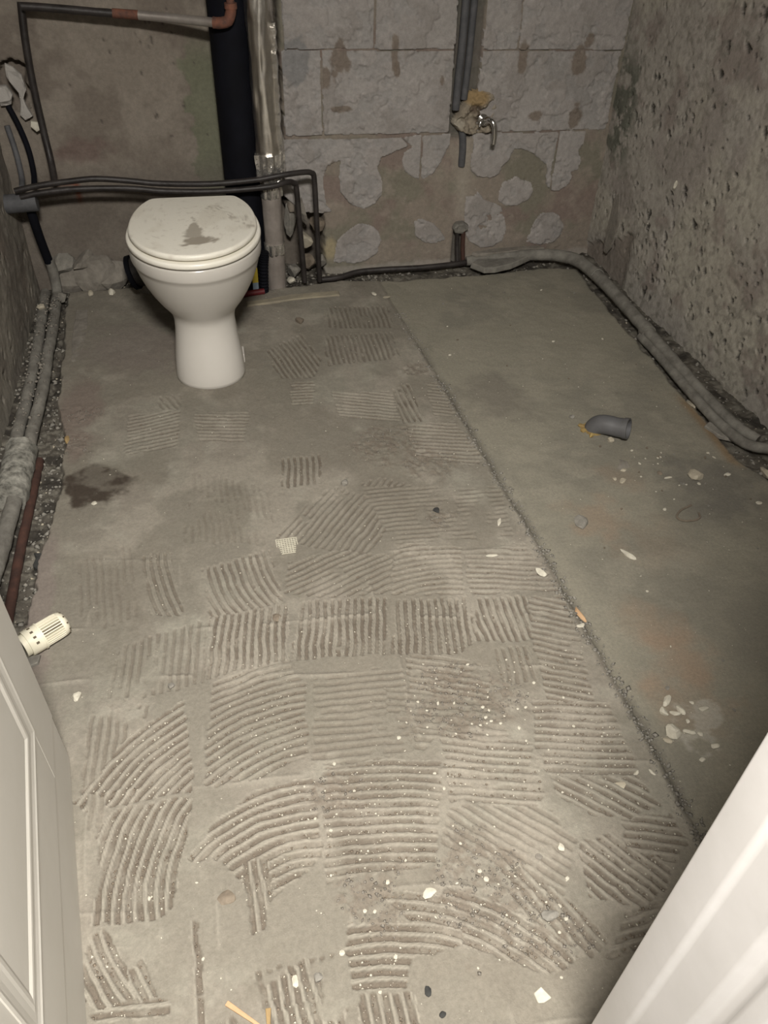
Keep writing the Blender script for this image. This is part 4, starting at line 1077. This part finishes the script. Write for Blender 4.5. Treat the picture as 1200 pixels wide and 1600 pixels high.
for k, (x, y, z, a, b, c, m, lab) in enumerate((
    (0.385, 2.775, 0.19, 0.022, 0.030, 0.055, 'mortar_lump', 'tall plaster chunk between the two down-bending pipes'),
    (0.395, 2.780, 0.10, 0.022, 0.028, 0.026, 'beige', 'pale chunk at the lower middle of the wall hole'),
    (0.440, 2.780, 0.155, 0.020, 0.026, 0.030, 'brown_stone', 'brown brick chunk at the right edge of the wall hole'),
    (0.345, 2.80, 0.16, 0.018, 0.025, 0.06, 'grey_stone', 'grey block remnant just right of the foil-wrapped pipe'),
    (0.405, 2.770, 0.02, 0.030, 0.026, 0.030, 'brown_stone', 'brown rubble chunk at the bottom of the wall hole'),
    (0.350, 2.755, 0.0, 0.028, 0.026, 0.026, 'grey_stone', 'grey rubble at the foot of the foil-wrapped pipe'),
    (0.448, 2.765, 0.03, 0.018, 0.022, 0.022, 'grey_stone', 'grey rubble chunk beside the outer pipe bend'),
    (0.330, 2.70, 0.0, 0.014, 0.014, 0.012, 'white_chip', 'whitish lump where the foil-wrapped pipe meets the floor'))):
    stone('rubble_stone', lab, 'stone', x, y, a, b, c, m, 340 + k, 0.4 * k, z=z)
# things lying behind the toilet on the right
hose = tag(link('corrugated_hose', tube_mesh('corrugated_hose', [(0.222, 2.635, -0.01), (0.224, 2.632, 0.05), (0.228, 2.630, 0.11), (0.234, 2.63, 0.15)], 0.015, 18, 30, rfun=lambda t: 0.0150 + 0.0026 * math.sin(t * 2 * math.pi * 15)), M['black']), 'black corrugated hose end standing between toilet and foil-wrapped pipe', 'hose')
lb = empty('label_card', (0.196, 2.64, 0.0))
tag(lb, 'yellow and blue printed scrap behind the toilet', 'packaging')
link('blue_half', box_mesh('blue_half', -0.010, 0.010, -0.002, 0.002, 0.0, 0.034), M['blue'], lb)
link('yellow_half', box_mesh('yellow_half', -0.010, 0.010, -0.002, 0.002, 0.034, 0.085), M['yellow'], lb)
lb.rotation_euler = (-0.2, 0.06, 0.2)
pipe('red_tube', 'short dark red tube on the floor behind the toilet', [(0.110, 2.600, 0.012), (0.165, 2.612, 0.012), (0.222, 2.620, 0.012)], 0.0105, 'red', 14, 2, cat='tube')
stone('ochre_scrap', 'orange-yellow scrap at the left picture edge beside the lagged pipe', 'scrap', -0.545, 1.640, 0.012, 0.026, 0.012, 'ochre', 71, 0.2, z=0.03)

# ------------------------------------------------------------------ drain elbow
el = empty('drain_elbow', (1.024, 1.652, 0.0), math.radians(-43))
tag(el, 'grey plastic drain elbow rising from the screed floor', 'pipe fitting')
link('elbow_pipe', tube_mesh('elbow_pipe', [(0.0, 0.0, -0.014), (0.001, 0.0, 0.004), (0.012, 0.0, 0.020), (0.032, 0.0, 0.0275), (0.056, 0.0, 0.0300), (0.076, 0.0, 0.0335), (0.090, 0.0, 0.0365)], 0.0272, 28, 6, hollow=0.0022), M['pvc'], el)
link('socket_rim', tube_mesh('socket_rim', [(0.080, 0.0, 0.0345), (0.092, 0.0, 0.0370)], 0.0295, 28, 1, hollow=0.0045), M['pvc'], el)
link('bore_shade_plug', tube_mesh('bore_shade_plug', [(0.045, 0.0, 0.0285), (0.066, 0.0, 0.0315)], 0.0235, 24, 1), M['dark'], el)  # near-black plug painted as the shade inside the elbow opening
link('yellow_seal_ring', tube_mesh('yellow_seal_ring', [(0.0, 0.0, -0.006), (0.0, 0.0, 0.006)], 0.0310, 14, 1, 0.12), M['seal'], el)
for k, (a, b, c) in enumerate(((-0.030, -0.008, 0.014), (-0.022, -0.026, 0.012), (0.004, -0.033, 0.011))):
    bm = bmesh.new(); stone_bm(bm, (a, b, 0.004), (c, c * 0.7, 0.006), 60 + k, k * 0.8, 1)
    link('seal_scrap', from_bm('seal_scrap', bm), M['seal'], el)
stone('pebble', 'small grey pebble against the drain elbow', 'stone', 1.046, 1.590, 0.009, 0.008, 0.008, 'beige', 55)

# ------------------------------------------------------------------ radiator valve head lying on the floor
def valve():
    t = empty('radiator_valve_head', (-0.414, 1.166, 0.0))
    tag(t, 'ivory ribbed radiator thermostat head lying on the floor', 'thermostat')
    t.rotation_euler = (0, 0, math.atan2(0.048, 0.074))
    R = 0.0262
    zc = R + 0.003
    def ax(pts): return [(p, 0, zc) for p in pts]
    link('core', tube_mesh('core', ax([-0.004, 0.02, 0.060]), R * 0.74, 28, 1), M['knob_dark'], t)
    link('collar', tube_mesh('collar', ax([-0.016, -0.006, 0.008, 0.014]), R * 1.06, 36, 3, hollow=0.0), M['knob'], t)
    link('neck_ring', tube_mesh('neck_ring', ax([-0.026, -0.015]), R * 0.90, 30, 1, hollow=0.004), M['knob'], t)
    link('rim', tube_mesh('rim', ax([0.012, 0.0155]), R * 1.12, 36, 1), M['knob'], t)
    link('cap', tube_mesh('cap', ax([0.056, 0.060, 0.064, 0.068, 0.072]), R, 36, 4, rfun=lambda s: R * max(0.25, (1.0 - min(s, 1.0) ** 2.4) ** 0.5 * 0.75 + 0.25)), M['knob'], t)
    for k in range(28):
        a = 2 * math.pi * k / 28
        bm = bmesh.new()
        w = 0.00115
        vs = []
        for (x, r0, r1) in ((0.013, R * 0.70, R * 1.02), (0.048, R * 0.70, R * 1.02), (0.0595, R * 0.70, R * 0.985)):
            for s in (-1, 1):
                for r in (r0, r1):
                    c, sn = math.cos(a), math.sin(a)
                    vs.append(bm.verts.new((x, r * c - s * w * sn, zc + r * sn + s * w * c)))
        for i in (0, 4):
            q = vs[i:i + 8]
            for f in ((0, 1, 5, 4), (2, 3, 7, 6), (1, 3, 7, 5), (0, 2, 6, 4)):
                bm.faces.new([q[j] for j in f])
        bm.faces.new([vs[0], vs[1], vs[3], vs[2]]); bm.faces.new([vs[8], vs[9], vs[11], vs[10]])
        link('rib', from_bm('rib', bm), M['knob'], t)
    for k in range(10):
        a = 2 * math.pi * k / 10
        link('vent_hole', tube_mesh('vent_hole', [(0.0630, R * 0.72 * math.cos(a), zc + R * 0.72 * math.sin(a)), (0.0664, R * 0.93 * math.cos(a), zc + R * 0.93 * math.sin(a))], 0.0019, 8, 1), M['knob_dark'], t)
    for a in (0.5, 0.95, 1.4, 1.9, 2.5):
        link('dial_mark', box_mesh('dial_mark', -0.003, 0.003, -0.0022, 0.0022, 0, 0.0012), M['knob_dark'], t)
        m = [c for c in t.children if c.name.startswith('dial_mark')][-1]
        m.location = (-0.001, -R * 1.055 * math.cos(a), zc + R * 1.055 * math.sin(a)); m.rotation_euler = (math.pi / 2 - a, 0, 0)
valve()

# ------------------------------------------------------------------ single chips, stones and scraps on the floor
def chip(name, label, cat, x, y, sx, sy, h, m, seed, rz=0.0, sub=2):
    return stone(name, label, cat, x, y, sx / 2, sy / 2, h / 2, m, seed, rz, sub=sub)
chip('flat_stone', 'flat beige stone wedged against the pipes in the right trench', 'stone', 1.362, 1.722, 0.040, 0.066, 0.020, 'beige', 1, 0.35)
slab_on_floor('slate_piece', 'grey flat slab piece beneath the thinner pipe at right', 'slab', [(1.335, 1.600), (1.362, 1.618), (1.392, 1.555), (1.385, 1.525), (1.355, 1.545)], -0.006, 0.012, 'grey_stone', 2)
chip('pebble', 'oval beige pebble on the screed right of the drain elbow', 'stone', 1.200, 1.403, 0.030, 0.046, 0.018, 'beige', 3, 0.5)
chip('mortar_lump', 'round grey mortar lump on the screed near the seam', 'stone', 0.831, 1.295, 0.032, 0.044, 0.016, 'grey_stone', 4, 0.2)
chip('plaster_chip', 'elongated white chip alone in the middle of the screed', 'chip', 0.893, 1.171, 0.018, 0.040, 0.008, 'white_chip', 5, 0.5)
chip('plaster_chip', 'oval white chip lying on the seam', 'chip', 0.671, 1.154, 0.019, 0.034, 0.008, 'white_chip', 6, 0.45)
chip('wood_sliver', 'orange-brown wood sliver stuck in the seam', 'wood', 0.711, 1.027, 0.011, 0.046, 0.008, 'wood', 7, 0.15)
chip('plaster_chip', 'whitish shard below the wood sliver in the seam', 'chip', 0.696, 0.990, 0.018, 0.012, 0.007, 'white_chip', 8, 0.3)
chip('mortar_crumb', 'largest of three beige crumbs below the drain elbow', 'stone', 1.003, 1.424, 0.020, 0.019, 0.009, 'beige', 9)
chip('mortar_crumb', 'smallest of three beige crumbs below the drain elbow', 'stone', 0.986, 1.437, 0.012, 0.014, 0.007, 'beige', 10)
chip('mortar_crumb', 'middle-sized of three beige crumbs below the drain elbow', 'stone', 1.024, 1.466, 0.018, 0.013, 0.007, 'beige', 11)
slab_on_floor('mortar_splash', 'thin round splash of mortar below the drain elbow', 'mortar', [(0.985, 1.500), (1.0, 1.525), (1.03, 1.52), (1.055, 1.50), (1.05, 1.475), (1.02, 1.468), (0.995, 1.48)], -0.004, 0.004, 'mortar_lump', 3)
chip('flat_stone', 'beige stone at the right picture edge below the pipes', 'stone', 1.400, 1.380, 0.036, 0.052, 0.022, 'beige', 12, 0.1)
chip('plaster_chip', 'largest cream angular chip of the cluster on the screed', 'chip', 0.761, 0.708, 0.027, 0.030, 0.020, 'white_chip', 13, 0.6)
chip('plaster_chip', 'hooked cream chip at the top of the cluster on the screed', 'chip', 0.785, 0.777, 0.012, 0.030, 0.009, 'white_chip', 14, -0.9)
chip('plaster_chip', 'block-shaped cream chip below the hooked one', 'chip', 0.768, 0.755, 0.014, 0.022, 0.010, 'white_chip', 15, 0.2)
chip('plaster_chip', 'thin lying cream chip touching the upright oval one', 'chip', 0.788, 0.748, 0.019, 0.010, 0.007, 'white_chip', 16, -0.4)
chip('plaster_chip', 'upright oval cream chip in the middle of the cluster', 'chip', 0.802, 0.752, 0.011, 0.021, 0.010, 'white_chip', 17, 0.2)
chip('plaster_chip', 'narrow white chip right of the white dust patch', 'chip', 0.848, 0.746, 0.021, 0.010, 0.006, 'white_chip', 18)
chip('plaster_chip', 'drop-shaped white chip right of the largest cream chip', 'chip', 0.794, 0.704, 0.022, 0.012, 0.008, 'white_chip', 19, -0.4)
chip('plaster_chip', 'bow-tie shaped white chip at the foot of the dust patch', 'chip', 0.814, 0.696, 0.012, 0.010, 0.006, 'white_chip', 20)
chip('plaster_chip', 'white chip farthest right of the cluster towards the door frame', 'chip', 0.826, 0.667, 0.017, 0.012, 0.006, 'white_chip', 21)
chip('plaster_chip', 'dull grey-cream chip tucked under the largest cream chip', 'chip', 0.745, 0.696, 0.015, 0.011, 0.006, 'beige', 22, -0.6)
chip('plaster_chip', 'small round white chip above the dust patch', 'chip', 0.833, 0.764, 0.009, 0.009, 0.005, 'white_chip', 23)
chip('plaster_chip', 'small white chip at the left of the dust patch', 'chip', 0.803, 0.727, 0.008, 0.009, 0.005, 'white_chip', 24)
chip('plaster_chip', 'small pale chip below the cluster near the door frame', 'chip', 0.788, 0.645, 0.011, 0.009, 0.005, 'white_chip', 25)
chip('pebble', 'tiny grey-green pebble above the hooked cream chip', 'stone', 0.803, 0.805, 0.009, 0.009, 0.007, 'grey_stone', 26)
chip('brick_chip', 'pinkish beige chip on the ridges left of the seam', 'chip', 0.619, 0.632, 0.021, 0.015, 0.008, 'beige', 27, -0.3)
chip('plaster_chip', 'squarish white chip on the ridges left of the seam', 'chip', 0.658, 0.647, 0.015, 0.011, 0.006, 'white_chip', 28)
chip('plaster_chip', 'thin white sliver in the seam beside the squarish chip', 'chip', 0.684, 0.640, 0.005, 0.014, 0.004, 'white_chip', 29, 0.4)
chip('plaster_chip', 'rounded white chip alone on the diagonal ridges', 'chip', 0.466, 0.546, 0.011, 0.014, 0.008, 'white_chip', 30, 0.4)
chip('plaster_chip', 'grey triangular chip left of the rounded white one', 'chip', 0.425, 0.539, 0.011, 0.010, 0.006, 'mortar_lump', 31)
slab_on_floor('tile_shard', 'cream tile shard close to the bottom of the picture', 'shard', [(0.342, 0.348), (0.356, 0.354), (0.366, 0.336), (0.352, 0.332), (0.343, 0.334)], 0.002, 0.005, 'white_chip', 32)
chip('plaster_lump', 'white lump on the floor right of the open door', 'chip', -0.330, 1.023, 0.019, 0.019, 0.014, 'white_chip', 33)
chip('plaster_chip', 'white crumb at the edge of the dark brown stain', 'chip', -0.316, 1.599, 0.013, 0.013, 0.007, 'white_chip', 34)
chip('angular_stone', 'brown angular stone on the floor right of the toilet', 'stone', 0.312, 2.400, 0.030, 0.032, 0.022, 'brown_stone', 35, 0.4)
chip('pebble', 'dark round pebble in the middle of the floor', 'stone', 0.295, 1.554, 0.018, 0.020, 0.014, 'grey_stone', 36)
chip('black_crumb', 'black crumb of dirt on the swept ridges', 'dirt', 0.498, 1.406, 0.018, 0.020, 0.008, 'rag', 37)
chip('black_crumb', 'upper black crumb of dirt at the bottom edge', 'dirt', 0.190, 0.385, 0.011, 0.013, 0.005, 'rag', 61)
chip('black_crumb', 'lower black crumb of dirt at the bottom edge', 'dirt', 0.204, 0.352, 0.010, 0.011, 0.005, 'rag', 62)
chip('plaster_chip', 'leaf-shaped pale chip beside the seam', 'chip', 0.634, 1.335, 0.009, 0.026, 0.006, 'white_chip', 38, -0.6)
chip('plaster_chip', 'long thin cream chip on the ridges above the upright grooves', 'chip', 0.581, 1.228, 0.028, 0.009, 0.005, 'white_chip', 39, -0.1)
chip('pebble', 'brown round pebble at the upper end of the upright grooves', 'stone', 0.069, 1.146, 0.019, 0.019, 0.010, 'brown_stone', 40)
chip('pebble', 'grey pebble between the upright grooves and the swept fan', 'stone', -0.155, 1.013, 0.015, 0.013, 0.009, 'grey_stone', 41)
chip('pebble', 'round whitish pebble in a groove near the bottom edge', 'stone', 0.003, 0.443, 0.013, 0.017, 0.009, 'white_chip', 42)
chip('pebble', 'dark speckled pebble near the bottom edge', 'stone', 0.037, 0.439, 0.016, 0.013, 0.009, 'grey_stone', 43)
chip('dried_lump', 'dark brown dried lump where the swept grooves meet', 'mortar', -0.086, 0.587, 0.034, 0.026, 0.006, 'brown_stone', 44)
chip('mortar_lump', 'flat grey lump among the crumbs near the door frame', 'stone', 0.408, 0.448, 0.024, 0.019, 0.008, 'grey_stone', 45)
chip('plaster_smear', 'white plaster smear on the curved grooves near the bottom', 'plaster', 0.233, 0.523, 0.024, 0.014, 0.004, 'white_chip', 46, 0.5)
chip('wood_scrap', 'small yellowish wood block in the left trench', 'wood', -0.394, 1.880, 0.014, 0.032, 0.012, 'ochre', 47, 0.1)
slab_on_floor('grey_tile_piece', 'grey flat piece under the thermostat head by the door', 'shard', [(-0.445, 1.142), (-0.405, 1.146), (-0.408, 1.122), (-0.440, 1.112)], 0.002, 0.008, 'grey_pipe', 48)
chip('plaster_chip', 'white chip on the floor near the back trench', 'chip', 0.594, 2.543, 0.019, 0.022, 0.009, 'white_chip', 49)
chip('plaster_chip', 'flat pale flake near the back trench', 'chip', 0.633, 2.512, 0.028, 0.016, 0.004, 'beige', 50)
chip('pebble', 'grey pebble left of the drain elbow', 'stone', 0.988, 1.718, 0.017, 0.018, 0.010, 'grey_stone', 51)
chip('pebble', 'small dark pebble between drain elbow and oval pebble', 'stone', 1.114, 1.434, 0.011, 0.014, 0.009, 'brown_stone', 52)
chip('plaster_chip', 'thin white sliver between drain elbow and oval pebble', 'chip', 1.129, 1.414, 0.024, 0.007, 0.004, 'white_chip', 53)
chip('plaster_chip', 'white flake right of the oval beige pebble', 'chip', 1.285, 1.394, 0.021, 0.012, 0.005, 'white_chip', 54)
chip('plaster_chip', 'pale flake near the right picture edge', 'chip', 1.305, 1.275, 0.016, 0.012, 0.005, 'white_chip', 56)
slab_on_floor('rag_scrap', 'dark scrap of cloth in the left trench below the stain', 'cloth', [(-0.448, 1.462), (-0.430, 1.455), (-0.412, 1.462), (-0.402, 1.440), (-0.414, 1.418), (-0.412, 1.396), (-0.434, 1.400), (-0.446, 1.416), (-0.440, 1.438)], -0.012, 0.012, 'rag', 57)
chip('paint_fleck', 'white plaster fleck stuck on the right wall', 'plaster', 0, 0, 0.016, 0.008, 0.030, 'white_chip', 58)
pf = bpy.data.objects['paint_fleck']; pf.location = (1.498, 2.29, 0.415)
pipe('bent_wire', 'bent dark wire lying on the screed floor', [(1.131, 1.301, 0.001), (1.095, 1.288, 0.002), (1.073, 1.268, 0.002), (1.080, 1.252, 0.002), (1.108, 1.247, 0.002), (1.128, 1.254, 0.002), (1.134, 1.270, 0.002)], 0.0026, 'brown_stone', 8, 5, cat='wire')
def splinter(name, label, a, b, w, m):
    d = Vector(b) - Vector(a); L = d.length
    me = box_mesh(name, -L / 2, L / 2, -w / 2, w / 2, 0, w * 0.5, bev=w * 0.12)
    o = link(name, me, M[m]); o.location = ((a[0] + b[0]) / 2, (a[1] + b[1]) / 2, 0.0035); o.rotation_euler = (0, 0, math.atan2(d.y, d.x))
    for v in me.vertices:
        if v.co.x > 0: v.co.y *= 0.55
    return tag(o, label, 'wood')
splinter('wood_splinter', 'pale orange wood splinter at the bottom edge', (-0.098, 0.434, 0), (-0.052, 0.392, 0), 0.0075, 'wood')
splinter('wood_splinter', 'short yellow-green wood splinter at the bottom edge', (-0.040, 0.414, 0), (-0.043, 0.385, 0), 0.008, 'ochre')
# scrap of glass-fibre mesh
gm = empty('fibre_mesh_scrap', (0.122, 1.356, fz(0.122, 1.356) + 0.003))
tag(gm, 'scrap of pale fibre mesh pressed into the mortar', 'mesh')
bm = bmesh.new()
for i in range(9):
    y = -0.024 + i * 0.006; w = 0.025 - 0.009 * (1 - i / 8)
    box_bm(bm, -w, w, y - 0.0011, y + 0.0011, -0.001, 0.0012)
link('weft_threads', from_bm('weft_threads', bm), M['mesh'], gm)
bm = bmesh.new()
for i in range(9):
    x = -0.024 + i * 0.006; l = 0.024 if abs(x) < 0.018 else 0.012
    box_bm(bm, x - 0.0009, x + 0.0009, -l if abs(x) < 0.018 else 0.0, 0.025, -0.0006, 0.0014)
link('warp_threads', from_bm('warp_threads', bm), M['mesh'], gm)

# ------------------------------------------------------------------ small chips, one object each
proto = []
for k in range(6):
    bm = bmesh.new(); stone_bm(bm, (0, 0, 0), (1, 0.6 + 0.08 * k, 0.45), 500 + k, 0, 1)
    me = from_bm('small_chip', bm); me.materials.append(M['white_chip']); proto.append(me)
proto_b = []
for k in range(4):
    bm = bmesh.new(); stone_bm(bm, (0, 0, 0), (1, 0.7, 0.6), 520 + k, 0, 1)
    me = from_bm('mortar_bit', bm); me.materials.append(M['brown_stone' if k % 2 else 'grey_stone']); proto_b.append(me)
rg = random.Random(21)
CL = [(0.356, 0.835, 0.07, 22), (0.47, 0.85, 0.05, 16), (0.32, 0.498, 0.07, 20), (0.123, 0.723, 0.045, 14), (0.492, 0.748, 0.05, 12), (0.162, 0.544, 0.05, 8), (0.40, 0.45, 0.05, 12), (0.22, 0.68, 0.06, 8), (0.391, 0.784, 0.05, 10), (0.60, 0.80, 0.06, 8), (0.05, 0.45, 0.09, 14), (-0.2, 0.5, 0.08, 8)]
def ok(x, y):
    return -0.25 < x < 0.66 and 0.34 < y < 2.5
for cx, cy, r, n in CL:
    for _ in range(n):
        x, y = rg.gauss(cx, r), rg.gauss(cy, r * 1.0)
        if not ok(x, y): continue
        o = bpy.data.objects.new('small_chip', rg.choice(proto)); COL.objects.link(o)
        s = 0.0012 + 0.0036 * rg.random() ** 2
        o.location = (x, y, fz(x, y) + s * 0.25); o.scale = (s, s, s); o.rotation_euler = (0, 0, rg.uniform(0, 6.3))
        tag(o, 'tiny white chip strewn over the ridged mortar floor', 'chip', 'tiny white chips strewn over the ridges')
for _ in range(70):
    x, y = rg.uniform(0.74, 1.33), rg.uniform(0.55, 2.5)
    if rg.random() < 0.4: x, y = rg.gauss(1.2, 0.1), rg.gauss(1.42, 0.09)
    if x > 1.33 or x < 0.73: continue
    o = bpy.data.objects.new('mortar_bit', rg.choice(proto_b if rg.random() < 0.6 else proto)); COL.objects.link(o)
    s = rg.uniform(0.0025, 0.006)
    o.location = (x, y, fz(x, y) + s * 0.3); o.scale = (s, s, s); o.rotation_euler = (0, 0, rg.uniform(0, 6.3))
    tag(o, 'tiny crumb strewn over the smooth screed', 'crumb', 'tiny crumbs strewn over the screed')

# ------------------------------------------------------------------ uncountable crumbs
OCT = np.array([(1, 0, 0), (-1, 0, 0), (0, 1, 0), (0, -1, 0), (0, 0, 1), (0, 0, -1)], float)
OF = np.array([(0, 2, 4), (2, 1, 4), (1, 3, 4), (3, 0, 4), (2, 0, 5), (1, 2, 5), (3, 1, 5), (0, 3, 5)])
def crumbs(name, label, cat, pts, smin, smax, m, seed, pw=2.0, flat=0.55):
    r = np.random.RandomState(seed)
    n = len(pts)
    s = smin + (smax - smin) * r.rand(n) ** pw
    V = OCT[None] * (0.65 + 0.7 * r.rand(n, 6, 1)) * np.stack([np.ones(n), 0.45 + 0.55 * r.rand(n), flat * (0.6 + 0.6 * r.rand(n))], -1)[:, None, :]
    a = r.rand(n) * 6.283; c, sn = np.cos(a), np.sin(a)
    W = V.copy(); W[..., 0] = V[..., 0] * c[:, None] - V[..., 1] * sn[:, None]; W[..., 1] = V[..., 0] * sn[:, None] + V[..., 1] * c[:, None]
    W = W * s[:, None, None] + np.array(pts)[:, None, :] + np.array([0, 0, 1.0]) * (s * 0.2)[:, None, None]
    F = (OF[None] + 6 * np.arange(n)[:, None, None]).reshape(-1, 3)
    me = bpy.data.meshes.new(name)
    me.vertices.add(n * 6); me.vertices.foreach_set('co', W.reshape(-1).astype(np.float32))
    me.loops.add(len(F) * 3); me.loops.foreach_set('vertex_index', F.reshape(-1).astype(np.int32))
    me.polygons.add(len(F)); me.polygons.foreach_set('loop_start', (np.arange(len(F)) * 3).astype(np.int32))
    me.update(calc_edges=True)
    return tag(link(name, me, M[m]), label, cat, kind='stuff')
def sample(mask, n, seed):
    r = np.random.RandomState(seed)
    ii = np.argwhere(mask)
    k = ii[r.choice(len(ii), n)]
    return np.stack([FX[k[:, 0], k[:, 1]] + r.uniform(-.001, .001, n), FY[k[:, 0], k[:, 1]], FZ[k[:, 0], k[:, 1]]], -1)
vis = (FY > 0.3) & (FX > -0.36)
g = (FG > 0.55) & vis
crumbs('groove_grit', 'fine pale grit lying in the trowel grooves', 'grit', np.concatenate([sample(g & (FY < 0.95), 1500, 1), sample(g, 900, 2)]), 0.0007, 0.0030, 'white_chip', 3, 2.6)
crumbs('groove_dirt', 'brown dirt crumbs lying in the trowel grooves', 'dirt', np.concatenate([sample(g & (FY < 0.95), 2200, 4), sample(g, 1800, 5)]), 0.0008, 0.0034, 'brown_stone', 6, 2.0)
crumbs('patch_crumbs', 'broken mortar crumbs on the rough patches of the bed', 'mortar', np.concatenate([sample((FC > 0.4) & (FX > -0.45), 2200, 7)]), 0.0008, 0.0042, 'mortar_lump', 8, 2.2)
seamm = (np.abs(FX - np.interp(FY, [p[0] for p in SEAM], [p[1] for p in SEAM])) < 0.02) & (FY > 0.45) & (FY < 2.4)
crumbs('seam_crumbs', 'dark crumbs gathered along the seam of the floor', 'dirt', sample(seamm, 1500, 9), 0.0010, 0.0062, 'grey_stone', 10, 2.0)
crumbs('floor_grit', 'sparse pale grit scattered over the whole floor', 'grit', np.concatenate([sample(vis & (FT < 0.1) & (FY < 2.6), 700, 11), sample((FX > 0.72) & (FT < 0.1) & (FY > 0.5) & (FY < 2.55), 260, 12)]), 0.0006, 0.0026, 'white_chip', 13, 3.0)
crumbs('trench_rubble', 'loose rubble and dirt filling the trenches along the walls', 'rubble', sample((FT > 0.6) & (FY > 1.1), 2600, 14), 0.002, 0.011, 'grey_stone', 15, 2.2)
crumbs('trench_chips', 'pale plaster chips in the trenches along the walls', 'rubble', sample((FT > 0.6) & (FY > 1.1), 420, 16), 0.0015, 0.0075, 'beige', 17, 2.0)

rr = np.random.RandomState(33)
pp = []
for _ in range(420):
    y = 1.86 + rr.rand() ** 0.8 * 0.85
    xc = (-0.472 if rr.rand() < 0.5 else -0.508) + (2.4 - y) * -0.022
    a = rr.uniform(-1.1, 1.1)
    pp.append((xc + 0.0168 * math.sin(a), y, 0.010 + 0.0168 * math.cos(a)))
crumbs('pipe_debris', 'grit and plaster bits caught on the pipes along the left wall', 'rubble', pp, 0.0010, 0.0085, 'mortar_lump', 34, 2.6)
